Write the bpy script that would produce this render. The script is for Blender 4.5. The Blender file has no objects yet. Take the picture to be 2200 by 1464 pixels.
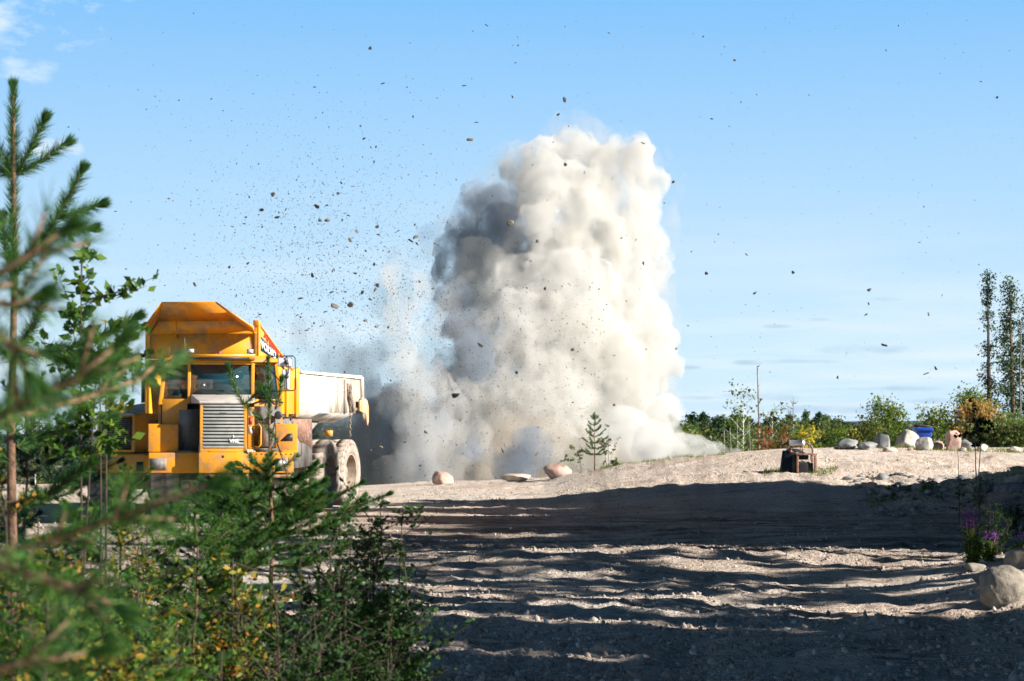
import bpy, math, random
import numpy as np
from mathutils import Vector, Matrix, Euler

rnd = random.Random(7)
nr = np.random.default_rng(7)
R = math.radians
SC = bpy.context.scene
COL = SC.collection

# ------------------------------------------------------------------ camera
CAMZ = 2.1; FPX = 4278.0; HOR = 930.0
cd = bpy.data.cameras.new('camera'); cam = bpy.data.objects.new('camera', cd); COL.objects.link(cam)
cd.sensor_width = 36; cd.lens = 70; cd.clip_start = .1; cd.clip_end = 12000
cam.location = (0, 0, CAMZ); cam.rotation_euler = (R(90) + math.atan(198 / FPX), 0, 0)
cd.dof.use_dof = True; cd.dof.focus_distance = 26; cd.dof.aperture_fstop = 6.3
SC.camera = cam

# ------------------------------------------------------------------ world + sun
SUN_EL = R(27); SUN_TH = R(19)          # sun stands to the right, 30 deg behind the camera's side
S3 = Vector((math.cos(SUN_TH) * math.cos(SUN_EL), -math.sin(SUN_TH) * math.cos(SUN_EL), math.sin(SUN_EL)))
w = bpy.data.worlds.new('World'); SC.world = w; w.use_nodes = True
nt = w.node_tree; N = nt.nodes; Lk = nt.links; N.clear()
out = N.new('ShaderNodeOutputWorld'); bg = N.new('ShaderNodeBackground'); bg.inputs['Strength'].default_value = .05
sky = N.new('ShaderNodeTexSky'); sky.sky_type = 'NISHITA'; sky.sun_disc = False
sky.sun_elevation = SUN_EL; sky.sun_rotation = R(109); sky.altitude = 200; sky.air_density = 1.0; sky.dust_density = .25; sky.ozone_density = 3.0
hs = N.new('ShaderNodeHueSaturation'); hs.inputs['Saturation'].default_value = 1.25; hs.inputs['Value'].default_value = .22
Lk.new(sky.outputs[0], hs.inputs['Color'])
tc = N.new('ShaderNodeTexCoord'); sp = N.new('ShaderNodeSeparateXYZ'); Lk.new(tc.outputs['Generated'], sp.inputs[0])
def M_(op, a, b=None, c=None, clamp=False):
    n = N.new('ShaderNodeMath'); n.operation = op; n.use_clamp = clamp
    for i, v in enumerate((a, b, c)):
        if v is None: continue
        if isinstance(v, (int, float)): n.inputs[i].default_value = v
        else: Lk.new(v, n.inputs[i])
    return n.outputs[0]
zz = M_('ADD', M_('MAXIMUM', sp.outputs['Z'], 0.0), .035)
cx = M_('DIVIDE', sp.outputs['X'], zz); cy = M_('DIVIDE', sp.outputs['Y'], zz)
cb = N.new('ShaderNodeCombineXYZ'); Lk.new(cx, cb.inputs[0]); Lk.new(cy, cb.inputs[1])
n1 = N.new('ShaderNodeTexNoise'); n1.inputs['Scale'].default_value = .42; n1.inputs['Detail'].default_value = 7; n1.inputs['Roughness'].default_value = .55
mp = N.new('ShaderNodeMapping'); mp.inputs['Location'].default_value = (3.1, 1.7, 0); mp.inputs['Scale'].default_value = (1, 1, 1)
Lk.new(cb.outputs[0], mp.inputs[0]); Lk.new(mp.outputs[0], n1.inputs['Vector'])
# scattered low clouds, thinning out upwards; a fair weather cloud at the upper left
low = M_('SUBTRACT', 1.0, M_('DIVIDE', sp.outputs['Z'], .13), clamp=True)
streak = M_('MULTIPLY', M_('MULTIPLY', M_('SUBTRACT', n1.outputs['Fac'], .47), 5.0, clamp=True), low, clamp=True)
def blob(u, v, su, sv):
    dx = (u - 1100) / FPX; dz = (HOR - v) / FPX
    a = M_('DIVIDE', M_('SUBTRACT', M_('DIVIDE', sp.outputs['X'], sp.outputs['Y']), dx), su / FPX)
    b = M_('DIVIDE', M_('SUBTRACT', M_('DIVIDE', sp.outputs['Z'], sp.outputs['Y']), dz), sv / FPX)
    d = M_('ADD', M_('MULTIPLY', a, a), M_('MULTIPLY', b, b))
    return M_('SUBTRACT', 1.0, d)
n2 = N.new('ShaderNodeTexNoise'); n2.inputs['Scale'].default_value = 34; n2.inputs['Detail'].default_value = 6; n2.inputs['Roughness'].default_value = .6
m2 = N.new('ShaderNodeMapping'); m2.inputs['Scale'].default_value = (1, 1, 2.2); Lk.new(tc.outputs['Generated'], m2.inputs[0]); Lk.new(m2.outputs[0], n2.inputs['Vector'])
acc = None
for (u, v, su, sv) in ((80, -10, 330, 120), (40, 150, 110, 34), (130, 318, 75, 26), (320, 606, 50, 14)):
    q = blob(u, v, su, sv)
    acc = q if acc is None else M_('MAXIMUM', acc, q)
pos = M_('GREATER_THAN', sp.outputs['Y'], 0.0)
puff = M_('MULTIPLY', M_('MULTIPLY', M_('ADD', M_('MAXIMUM', acc, -1.5), M_('MULTIPLY', M_('SUBTRACT', n2.outputs['Fac'], .60), 4.5)), .75, clamp=True), pos)
cloud1 = M_('MULTIPLY', puff, .75)
acc = None
for (u, v, su, sv) in ((1905, 644, 55, 9), (1850, 752, 130, 15), (1720, 777, 90, 7), (1608, 780, 38, 7), (1668, 701, 36, 5), (1760, 686, 42, 6), (1930, 835, 150, 7),
                       (1640, 853, 150, 10), (1480, 790, 40, 5), (1830, 880, 230, 12), (1500, 855, 60, 6), (2030, 862, 120, 8)):
    q = blob(u, v, su, sv)
    acc = q if acc is None else M_('MAXIMUM', acc, q)
n3 = N.new('ShaderNodeTexNoise'); n3.inputs['Scale'].default_value = 60; n3.inputs['Detail'].default_value = 5
m3 = N.new('ShaderNodeMapping'); m3.inputs['Scale'].default_value = (1, 1, 3.0); Lk.new(tc.outputs['Generated'], m3.inputs[0]); Lk.new(m3.outputs[0], n3.inputs['Vector'])
grey = M_('MULTIPLY', M_('MULTIPLY', M_('ADD', M_('MAXIMUM', acc, -1.0), M_('MULTIPLY', M_('SUBTRACT', n3.outputs['Fac'], .58), 3.2)), .8, clamp=True), pos)
# thin high haze lightens the sky towards the horizon
vf = M_('DIVIDE', M_('SUBTRACT', .32, sp.outputs['Z']), .09, clamp=True)
vr = N.new('ShaderNodeValToRGB'); vr.color_ramp.elements[0].color = (1.35, 4.5, 8.8, 1); vr.color_ramp.elements[0].position = 0.0; vr.color_ramp.elements[1].color = (6.0, 7.95, 9.2, 1); vr.color_ramp.elements[1].position = .86
Lk.new(M_('SUBTRACT', 1.0, M_('DIVIDE', sp.outputs['Z'], .25), clamp=True), vr.inputs[0])
veil = N.new('ShaderNodeMixRGB'); Lk.new(vf, veil.inputs[0]); Lk.new(hs.outputs[0], veil.inputs[1]); Lk.new(vr.outputs[0], veil.inputs[2])
mx = N.new('ShaderNodeMixRGB'); Lk.new(streak, mx.inputs[0]); Lk.new(veil.outputs[0], mx.inputs[1]); mx.inputs[2].default_value = (8.0, 8.8, 9.3, 1)
mxg = N.new('ShaderNodeMixRGB'); Lk.new(M_('MULTIPLY', grey, .8), mxg.inputs[0]); Lk.new(mx.outputs[0], mxg.inputs[1]); mxg.inputs[2].default_value = (4.3, 5.8, 7.4, 1)
mxp = N.new('ShaderNodeMixRGB'); Lk.new(cloud1, mxp.inputs[0]); Lk.new(mxg.outputs[0], mxp.inputs[1]); mxp.inputs[2].default_value = (9.4, 9.8, 10.4, 1)
Lk.new(mxp.outputs[0], bg.inputs['Color']); Lk.new(bg.outputs[0], out.inputs[0])
sd = bpy.data.lights.new('sun', 'SUN'); sun = bpy.data.objects.new('sun', sd); COL.objects.link(sun)
sd.energy = 5.0; sd.angle = R(.55); sd.color = (1.0, .945, .87)
sun.rotation_euler = (-S3).to_track_quat('-Z', 'Y').to_euler(); sun.location = (30, -20, 30)
vs = SC.view_settings; SC.display_settings.display_device = 'sRGB'
vs.view_transform = 'Standard'; vs.look = 'None'; vs.gamma = 1; vs.exposure = 1.15; vs.use_curve_mapping = False
SC.render.engine = 'CYCLES'; cy_ = SC.cycles
cy_.use_denoising = True; cy_.use_adaptive_sampling = True; cy_.adaptive_threshold = .02
cy_.max_bounces = 12; cy_.volume_bounces = 12; cy_.transparent_max_bounces = 48; cy_.diffuse_bounces = 1; cy_.glossy_bounces = 3; cy_.transmission_bounces = 4
cy_.volume_step_rate = 1.0; cy_.volume_max_steps = 256; cy_.caustics_reflective = False; cy_.caustics_refractive = False

def at(u, v, Y):            # the point at depth Y that the photo shows at pixel u, v (2200 px wide)
    return np.array([(u - 1100) / FPX * Y, Y, CAMZ + (HOR - v) / FPX * Y])

# ------------------------------------------------------------------ numpy noise
def _h(ix, iy, iz, s):
    n = (ix.astype(np.int64) * 374761393 + iy.astype(np.int64) * 668265263 + iz.astype(np.int64) * 2147483647 + s * 144665) & 0xffffffff
    n = ((n ^ (n >> 13)) * 1274126177) & 0xffffffff
    n = ((n ^ (n >> 16)) * 2246822519) & 0xffffffff
    return ((n ^ (n >> 15)) & 0xffffff) / float(0xffffff)
def vnoise(p, s=0):
    i = np.floor(p).astype(np.int64); f = p - i; f = f * f * f * (f * (f * 6 - 15) + 10)
    r = 0
    for dx in (0, 1):
        for dy in (0, 1):
            for dz in (0, 1):
                wgt = (f[:, 0] if dx else 1 - f[:, 0]) * (f[:, 1] if dy else 1 - f[:, 1]) * (f[:, 2] if dz else 1 - f[:, 2])
                r = r + wgt * _h(i[:, 0] + dx, i[:, 1] + dy, i[:, 2] + dz, s)
    return r
def fbm(p, o=4, s=0, g=.5):
    a = 1; r = 0; t = 0
    for k in range(o):
        r = r + a * vnoise(p * (2.03 ** k) + k * 17.3, s + k); t += a; a *= g
    return r / t
def sstep(x): x = np.clip(x, 0, 1); return x * x * (3 - 2 * x)

# ------------------------------------------------------------------ terrain
CU = [-3000, 700, 780, 930, 1170, 1330, 1450, 1560, 1700, 1950, 2200, 5000]
CV = [1046, 1046, 1045, 1040, 1030, 1000, 987, 980, 970, 965, 968, 968]
CY = [75, 75, 75, 74, 72, 68, 67, 66, 66, 68, 70, 70]
def H0(X, Y):
    X = np.asarray(X, float); Y = np.asarray(Y, float)
    u = 1100 + FPX * X / np.maximum(Y, 20)
    yc = np.interp(u, CU, CY); zc = CAMZ + (HOR - np.interp(u, CU, CV)) / FPX * yc
    z = .12 + (zc - .12) * sstep((Y - 46) / (yc - 46))
    plate = np.interp(u, [1300, 1750], [2, 12])
    drop = np.interp(u, [900, 1400, 1800], [9, 8, 6])
    z = z - drop * sstep((Y - yc - plate) / 14) * (Y > yc)
    z = z + .7 * np.exp(-((X - 12.9) / 1.9) ** 2 - ((Y - 50.5) / 3.2) ** 2) + .8 * np.exp(-((X - 17) / 3) ** 2 - ((Y - 50) / 5) ** 2)
    z = z + .22 * np.exp(-((X - 2.5) / 3.5) ** 2 - ((Y - 30) / 2.2) ** 2) + .18 * np.exp(-((X - 6.5) / 3.0) ** 2 - ((Y - 36) / 2.0) ** 2)
    z = z + .5 * np.exp(-((X - 7.2) / 1.6) ** 2 - ((Y - 22) / 6) ** 2)
    z = z - .15 * np.exp(-((X + 1) / 4) ** 2 - ((Y - 40) / 3.0) ** 2)
    # far wooded ridges
    far = sstep((Y - 900) / 900)
    ridge = 26 * np.exp(-((X - 400) / 500) ** 2) + 22 * fbm(np.stack([X.ravel() / 500, Y.ravel() / 900, 0 * X.ravel()], 1), 3, 5).reshape(X.shape)
    return z + far * ridge * .42
def H(X, Y):
    X = np.asarray(X, float); Y = np.asarray(Y, float); sh = X.shape
    x = X.ravel(); y = Y.ravel(); o = 0 * x
    z = H0(x, y)
    near = (np.abs(x) < 60) & (y > -40) & (y < 95)
    if near.any():
        x = x[near]; y = y[near]; o = 0 * x
        d = .10 * (fbm(np.stack([x / 3.2, y / 2.2, o], 1), 3, 11) - .5)
        d += .035 * (fbm(np.stack([x / 1.5, y / 1.3, o], 1), 3, 12) - .5)
        for (x0, k_, yc_) in ((1.5, .03, 22), (3.5, .03, 22), (2.4, .10, 26), (4.9, .12, 26), (-1.5, -.12, 30)):
            q_ = np.abs(x - x0 - k_ * (y - yc_)); d -= (y < 34) * (.016 * np.exp(-(q_ / .22) ** 2) - .007 * np.exp(-((q_ - .42) / .12) ** 2)) * sstep((34 - y) / 6)
        pm = sstep((fbm(np.stack([x / 2.6, y / 1.8, o], 1), 3, 13) - .52) * 9)
        d += pm * .15 * (fbm(np.stack([x / .30, y / .26, o], 1), 3, 14, .6) - .35)
        d += .035 * (fbm(np.stack([x / .22, y / .2, o], 1), 2, 15) - .5)
        emb = sstep((x - 7.5) / 3) * sstep((y - 44) / 4) * sstep((66 - y) / 6)
        d += emb * .3 * (fbm(np.stack([x / .8, y / .8, o], 1), 4, 16, .6) - .45)
        flat = np.clip(np.exp(-((x + 7) / 6) ** 4 - ((y - 47) / 8) ** 4), 0, 1)
        z[near] += d * (1 - .8 * flat)
    return z.reshape(sh)
def gz(x, y): return float(H(np.array([x]), np.array([y]))[0])

# ------------------------------------------------------------------ mesh building
class MB:
    def __init__(s): s.v = []; s.f3 = []; s.f4 = []; s.n = 0; s.M = None; s.poly = []
    def add(s, v, f3=None, f4=None, poly=None):
        v = np.asarray(v, float).reshape(-1, 3)
        if s.M is not None:
            m = np.array(s.M); v = v @ m[:3, :3].T + m[:3, 3]
        if f3 is not None and len(f3): s.f3.append(np.asarray(f3, np.int64).reshape(-1, 3) + s.n)
        if f4 is not None and len(f4): s.f4.append(np.asarray(f4, np.int64).reshape(-1, 4) + s.n)
        if poly is not None: s.poly += [[i + s.n for i in p] for p in poly]
        s.v.append(v); s.n += len(v); return s
    def box(s, x0, x1, y0, y1, z0, z1, tx=0, ty=0):
        v = [(x0, y0, z0), (x1, y0, z0), (x1, y1, z0), (x0, y1, z0), (x0 + tx, y0 + ty, z1), (x1 - tx, y0 + ty, z1), (x1 - tx, y1 - ty, z1), (x0 + tx, y1 - ty, z1)]
        return s.add(v, f4=[(0, 3, 2, 1), (4, 5, 6, 7), (0, 1, 5, 4), (1, 2, 6, 5), (2, 3, 7, 6), (3, 0, 4, 7)])
    def hexa(s, a, b):       # two quads of four points joined
        v = list(a) + list(b)
        return s.add(v, f4=[(0, 3, 2, 1), (4, 5, 6, 7), (0, 1, 5, 4), (1, 2, 6, 5), (2, 3, 7, 6), (3, 0, 4, 7)])
    def prism(s, pts, d):    # planar polygon extruded by vector d
        pts = [np.array(p, float) for p in pts]; d = np.array(d, float); n = len(pts)
        v = pts + [p + d for p in pts]
        return s.add(v, poly=[list(range(n))[::-1], list(range(n, 2 * n))], f4=[(i, (i + 1) % n, n + (i + 1) % n, n + i) for i in range(n)])
    def tube(s, pts, r, k=8, cap=True):
        pts = [np.array(p, float) for p in pts]; n = len(pts)
        rr = [r] * n if np.isscalar(r) else list(r)
        V = []; up = np.array([0, 0, 1.0])
        prev = None
        for i in range(n):
            t = pts[min(i + 1, n - 1)] - pts[max(i - 1, 0)]; t = t / (np.linalg.norm(t) + 1e-9)
            if prev is None:
                a = np.cross(t, up)
                if np.linalg.norm(a) < .1: a = np.cross(t, [1, 0, 0])
            else: a = prev - t * prev.dot(t)
            a = a / (np.linalg.norm(a) + 1e-9); prev = a; b = np.cross(t, a)
            for j in range(k):
                th = 2 * math.pi * j / k; V.append(pts[i] + rr[i] * (math.cos(th) * a + math.sin(th) * b))
        F = [(i * k + j, i * k + (j + 1) % k, (i + 1) * k + (j + 1) % k, (i + 1) * k + j) for i in range(n - 1) for j in range(k)]
        return s.add(V, f4=F, poly=[list(range(k))[::-1], list(range((n - 1) * k, n * k))] if cap else None)
    def lathe(s, prof, c, axis='x', k=32, closed=True):   # prof: (axial, radius)
        V = []; c = np.array(c, float)
        for (a, r) in prof:
            for j in range(k):
                th = 2 * math.pi * j / k; p = (r * math.cos(th), r * math.sin(th))
                V.append(c + np.array({'x': (a, p[0], p[1]), 'y': (p[0], a, p[1]), 'z': (p[0], p[1], a)}[axis]))
        m = len(prof); F = [(i * k + j, i * k + (j + 1) % k, (i + 1) * k + (j + 1) % k, (i + 1) * k + j) for i in range(m - 1) for j in range(k)]
        if closed: F += [((m - 1) * k + j, (m - 1) * k + (j + 1) % k, (j + 1) % k, j) for j in range(k)]
        return s.add(V, f4=F, poly=None if closed else [list(range(k))[::-1], list(range((m - 1) * k, m * k))])
    def mesh(s, name, mat, smooth=False):
        me = bpy.data.meshes.new(name)
        V = np.concatenate(s.v) if s.v else np.zeros((0, 3))
        f3 = np.concatenate(s.f3) if s.f3 else np.zeros((0, 3), np.int64); f4 = np.concatenate(s.f4) if s.f4 else np.zeros((0, 4), np.int64)
        pl = [len(p) for p in s.poly]; pi = [i for p in s.poly for i in p]
        loops = np.concatenate([f3.ravel(), f4.ravel(), np.array(pi, np.int64)]).astype(np.int32)
        tot = np.concatenate([np.full(len(f3), 3), np.full(len(f4), 4), np.array(pl, np.int64)]).astype(np.int32)
        st = np.concatenate([[0], np.cumsum(tot)[:-1]]).astype(np.int32) if len(tot) else tot
        me.vertices.add(len(V)); me.vertices.foreach_set('co', V.astype(np.float32).ravel())
        me.loops.add(len(loops)); me.loops.foreach_set('vertex_index', loops)
        me.polygons.add(len(tot)); me.polygons.foreach_set('loop_start', st)
        try: me.polygons.foreach_set('loop_total', tot)
        except Exception: pass
        if smooth: me.polygons.foreach_set('use_smooth', np.ones(len(tot), bool))
        me.update(calc_edges=True); me.validate()
        if mat: me.materials.append(mat)
        return me
    def build(s, name, mat, parent=None, smooth=False, bevel=0, rec=False):
        me = s.mesh(name, mat, smooth)
        if rec:
            import bmesh
            bm = bmesh.new(); bm.from_mesh(me); bmesh.ops.recalc_face_normals(bm, faces=bm.faces[:]); bm.to_mesh(me); bm.free()
        o = bpy.data.objects.new(name, me); COL.objects.link(o)
        if parent: o.parent = parent
        if bevel:
            m = o.modifiers.new('bevel', 'BEVEL'); m.width = bevel; m.segments = 2; m.limit_method = 'ANGLE'; m.angle_limit = R(40)
        return o
def tag(o, label=None, cat=None, group=None, kind=None):
    if label: o['label'] = label
    if cat: o['category'] = cat
    if group: o['group'] = group
    if kind: o['kind'] = kind
    return o
def empty(name, loc=(0, 0, 0), rz=0):
    o = bpy.data.objects.new(name, None); COL.objects.link(o); o.location = loc; o.rotation_euler = (0, 0, rz); o.empty_display_size = .3
    return o
def copy_tree(o, parent=None):
    c = o.copy(); COL.objects.link(c)
    if parent: c.parent = parent
    for ch in list(o.children): copy_tree(ch, c)
    return c

# ------------------------------------------------------------------ materials
def mat(name, cols, scale=5, rough=.7, metal=0, bump=0, bscale=30, detail=6, island=0, spec=.5, trans=0, alpha=1, lo=.35, hi=.65, dirt=None, stretch=None, coord='Object', bdist=.02, coat=0):
    m = bpy.data.materials.new(name); m.use_nodes = True; t = m.node_tree; n = t.nodes; l = t.links
    b = n['Principled BSDF']; b.inputs['Roughness'].default_value = rough; b.inputs['Metallic'].default_value = metal
    b.inputs['Specular IOR Level'].default_value = spec; b.inputs['Alpha'].default_value = alpha; b.inputs['Transmission Weight'].default_value = trans
    b.inputs['Coat Weight'].default_value = coat
    tcn = n.new('ShaderNodeTexCoord'); vec = tcn.outputs[coord]
    if stretch:
        mpn = n.new('ShaderNodeMapping'); mpn.inputs['Scale'].default_value = stretch; l.new(vec, mpn.inputs[0]); vec = mpn.outputs[0]
    if len(cols) == 1 and not dirt: b.inputs['Base Color'].default_value = (*cols[0], 1); c = None
    else:
        rp = n.new('ShaderNodeValToRGB'); e = rp.color_ramp.elements
        while len(e) < len(cols): e.new(.5)
        for i, cc in enumerate(cols):
            e[i].position = lo + (hi - lo) * i / max(1, len(cols) - 1); e[i].color = (*cc, 1)
        if island:
            g = n.new('ShaderNodeNewGeometry')
            if island == 1: src = g.outputs['Random Per Island']
            else:
                nz = n.new('ShaderNodeTexNoise'); nz.inputs['Scale'].default_value = scale; nz.inputs['Detail'].default_value = 2; l.new(vec, nz.inputs['Vector'])
                mm = n.new('ShaderNodeMath'); mm.operation = 'MULTIPLY_ADD'; l.new(g.outputs['Random Per Island'], mm.inputs[0]); mm.inputs[1].default_value = .35
                m3_ = n.new('ShaderNodeMath'); m3_.operation = 'SUBTRACT'; l.new(nz.outputs['Fac'], m3_.inputs[0]); m3_.inputs[1].default_value = .175
                l.new(m3_.outputs[0], mm.inputs[2]); src = mm.outputs[0]
            l.new(src, rp.inputs[0])
        else:
            nz = n.new('ShaderNodeTexNoise'); nz.inputs['Scale'].default_value = scale; nz.inputs['Detail'].default_value = detail; nz.inputs['Roughness'].default_value = .6
            l.new(vec, nz.inputs['Vector']); l.new(nz.outputs['Fac'], rp.inputs[0])
        c = rp.outputs[0]
        if dirt:
            dcol, dsc, dlo, dhi = dirt
            nd = n.new('ShaderNodeTexNoise'); nd.inputs['Scale'].default_value = dsc; nd.inputs['Detail'].default_value = 8; nd.inputs['Roughness'].default_value = .7
            l.new(vec, nd.inputs['Vector'])
            mr = n.new('ShaderNodeMapRange'); mr.inputs[1].default_value = dlo; mr.inputs[2].default_value = dhi; l.new(nd.outputs['Fac'], mr.inputs[0])
            mxx = n.new('ShaderNodeMixRGB'); l.new(mr.outputs[0], mxx.inputs[0]); l.new(c, mxx.inputs[1]); mxx.inputs[2].default_value = (*dcol, 1); c = mxx.outputs[0]
        l.new(c, b.inputs['Base Color'])
    if bump:
        nb = n.new('ShaderNodeTexNoise'); nb.inputs['Scale'].default_value = bscale; nb.inputs['Detail'].default_value = 8; nb.inputs['Roughness'].default_value = .65; l.new(vec, nb.inputs['Vector'])
        bp = n.new('ShaderNodeBump'); bp.inputs['Strength'].default_value = bump; bp.inputs['Distance'].default_value = bdist; l.new(nb.outputs['Fac'], bp.inputs['Height']); l.new(bp.outputs[0], b.inputs['Normal'])
    return m
def leafmat(name, cols, lo=0, hi=1, tr=.35, rough=.6, island=1, scale=1, spec=.2):
    m = mat(name, cols, island=island, lo=lo, hi=hi, rough=rough, scale=scale, spec=spec)
    t = m.node_tree; n = t.nodes; l = t.links; b = n['Principled BSDF']; o = [x for x in n if x.type == 'OUTPUT_MATERIAL'][0]
    tr_ = n.new('ShaderNodeBsdfTranslucent'); src = b.inputs['Base Color'].links[0].from_socket
    br = n.new('ShaderNodeMixRGB'); br.blend_type = 'MULTIPLY'; br.inputs[0].default_value = 1; l.new(src, br.inputs[1]); br.inputs[2].default_value = (1.0, 1.15, .55, 1)
    l.new(br.outputs[0], tr_.inputs[0]); ms = n.new('ShaderNodeMixShader'); ms.inputs[0].default_value = tr
    l.new(b.outputs[0], ms.inputs[1]); l.new(tr_.outputs[0], ms.inputs[2]); l.new(ms.outputs[0], o.inputs[0])
    return m

# ground: dusty sand with gravelly grey patches and darker churned earth
def ground_mat():
    m = mat('sandy_gravel', [(.54, .42, .335), (.68, .56, .46), (.76, .65, .555)], scale=.35, rough=.95, bump=0, coord='Object', lo=.3, hi=.7, spec=.15)
    t = m.node_tree; n = t.nodes; l = t.links; b = n['Principled BSDF']; c = b.inputs['Base Color'].links[0].from_socket
    g = n.new('ShaderNodeNewGeometry')
    def noise(sc, det=6, ro=.6, st=None):
        q = n.new('ShaderNodeTexNoise'); q.inputs['Scale'].default_value = sc; q.inputs['Detail'].default_value = det; q.inputs['Roughness'].default_value = ro
        if st:
            mm = n.new('ShaderNodeMapping'); mm.inputs['Scale'].default_value = st; l.new(g.outputs['Position'], mm.inputs[0]); l.new(mm.outputs[0], q.inputs['Vector'])
        else: l.new(g.outputs['Position'], q.inputs['Vector'])
        return q.outputs['Fac']
    def mr(x, a, b_, c_=0, d=1):
        q = n.new('ShaderNodeMapRange'); q.inputs[1].default_value = a; q.inputs[2].default_value = b_; q.inputs[3].default_value = c_; q.inputs[4].default_value = d; l.new(x, q.inputs[0]); return q.outputs[0]
    def mix(f, a, col):
        q = n.new('ShaderNodeMixRGB'); l.new(f, q.inputs[0]); l.new(a, q.inputs[1])
        if isinstance(col, tuple): q.inputs[2].default_value = (*col, 1)
        else: l.new(col, q.inputs[2])
        return q.outputs[0]
    def mul(a, b_):
        q = n.new('ShaderNodeMath'); q.operation = 'MULTIPLY'; l.new(a, q.inputs[0])
        if isinstance(b_, float): q.inputs[1].default_value = b_
        else: l.new(b_, q.inputs[1])
        return q.outputs[0]
    c = mix(mr(noise(.22, 5, .6, (1, 1.6, 1)), .55, .66), c, (.54, .51, .46))
    c = mix(mul(mr(noise(.9, 8, .7, (1, 1.8, 1)), .56, .66), .7), c, (.15, .115, .085))
    c = mix(mul(mr(noise(9, 6, .75), .50, .60), .5), c, (.30, .25, .21))
    c = mix(mul(mr(noise(26, 3, .6), .58, .66), .6), c, (.78, .72, .66))
    # vegetated ground beyond the pit
    sx = n.new('ShaderNodeSeparateXYZ'); l.new(g.outputs['Position'], sx.inputs[0])
    forest = mix(mr(noise(.05, 6), .4, .6), mix(mr(noise(.02, 4), .3, .6), c, (.035, .06, .02)), (.02, .04, .02))
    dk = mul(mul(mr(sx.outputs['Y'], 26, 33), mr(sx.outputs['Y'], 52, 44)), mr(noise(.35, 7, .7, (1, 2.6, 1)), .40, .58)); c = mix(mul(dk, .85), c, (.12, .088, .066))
    c = mix(mr(sx.outputs['Y'], 86, 98), c, forest)
    c = mix(mr(sx.outputs['Y'], 600, 900), c, (.018, .034, .022))
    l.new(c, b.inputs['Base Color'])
    vo = n.new('ShaderNodeTexVoronoi'); vo.inputs['Scale'].default_value = 13; l.new(g.outputs['Position'], vo.inputs['Vector'])
    v2 = n.new('ShaderNodeTexVoronoi'); v2.inputs['Scale'].default_value = 34; l.new(g.outputs['Position'], v2.inputs['Vector'])
    ad = n.new('ShaderNodeMath'); ad.operation = 'ADD'; l.new(mul(noise(5, 8, .75), 1.4), ad.inputs[0]); l.new(mul(vo.outputs['Distance'], -.5), ad.inputs[1])
    ad2 = n.new('ShaderNodeMath'); ad2.operation = 'ADD'; l.new(ad.outputs[0], ad2.inputs[0]); l.new(mul(v2.outputs['Distance'], -.35), ad2.inputs[1])
    # tyre tracks: rows of lug prints along two curved lanes
    def lane(x0, k, yc):
        q = n.new('ShaderNodeMath'); q.operation = 'MULTIPLY_ADD'; l.new(sx.outputs['Y'], q.inputs[0]); q.inputs[1].default_value = -k; l.new(sx.outputs['X'], q.inputs[2])
        q2 = n.new('ShaderNodeMath'); q2.operation = 'SUBTRACT'; l.new(q.outputs[0], q2.inputs[0]); q2.inputs[1].default_value = x0 - k * yc
        q3 = n.new('ShaderNodeMath'); q3.operation = 'ABSOLUTE'; l.new(q2.outputs[0], q3.inputs[0]); return mr(q3.outputs[0], .30, .20)
    lanes = None
    for a_ in ((1.5, .03, 22), (3.5, .03, 22), (2.4, .10, 26), (4.9, .12, 26), (-1.5, -.12, 30)):
        q = lane(*a_)
        if lanes is None: lanes = q
        else:
            z_ = n.new('ShaderNodeMath'); z_.operation = 'MAXIMUM'; l.new(lanes, z_.inputs[0]); l.new(q, z_.inputs[1]); lanes = z_.outputs[0]
    wv = n.new('ShaderNodeTexWave'); wv.wave_type = 'BANDS'; wv.bands_direction = 'Y'; wv.inputs['Scale'].default_value = 2.3; wv.inputs['Distortion'].default_value = 1.2; l.new(g.outputs['Position'], wv.inputs['Vector'])
    trk = mul(mul(lanes, wv.outputs['Fac']), mr(noise(.5, 3), .42, .52))
    c = mix(mul(mul(lanes, .35), wv.outputs['Fac']), c, (.36, .28, .22)); l.new(c, b.inputs['Base Color'])
    ad3 = n.new('ShaderNodeMath'); ad3.operation = 'MULTIPLY_ADD'; l.new(trk, ad3.inputs[0]); ad3.inputs[1].default_value = .8; l.new(ad2.outputs[0], ad3.inputs[2]); ad2 = ad3
    bp = n.new('ShaderNodeBump'); bp.inputs['Strength'].default_value = .9; bp.inputs['Distance'].default_value = .07; l.new(ad2.outputs[0], bp.inputs['Height']); l.new(bp.outputs[0], b.inputs['Normal'])
    return m
M = {}
M['ground'] = ground_mat()
M['rock_red'] = mat('reddish_granite', [(.30, .17, .13), (.46, .30, .24), (.55, .42, .36)], 3, .85, bump=.6, bscale=14, lo=.3, hi=.7)
M['rock_tan'] = mat('tan_granite', [(.30, .24, .18), (.50, .42, .34), (.60, .52, .44)], 3, .85, bump=.6, bscale=12, lo=.3, hi=.7)
M['rock_grey'] = mat('grey_granite', [(.10, .11, .115), (.22, .23, .23), (.38, .37, .355)], 3, .85, bump=.6, bscale=12, lo=.3, hi=.7)
M['rock_pale'] = mat('pale_limestone', [(.24, .22, .18), (.42, .39, .34), (.52, .49, .44)], 2.5, .85, bump=.6, bscale=12, lo=.3, hi=.7)
M['bark_pale'] = mat('weathered_pale_bark', [(.10, .09, .075), (.26, .235, .20), (.36, .33, .29)], 5, .9, stretch=(1, 1, 3))
M['rock_mossy'] = mat('mossy_granite', [(.16, .14, .11), (.30, .26, .21), (.42, .37, .31)], 3.5, .9, bump=.7, bscale=18, lo=.3, hi=.7, dirt=((.08, .085, .045), 4, .52, .7))
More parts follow.
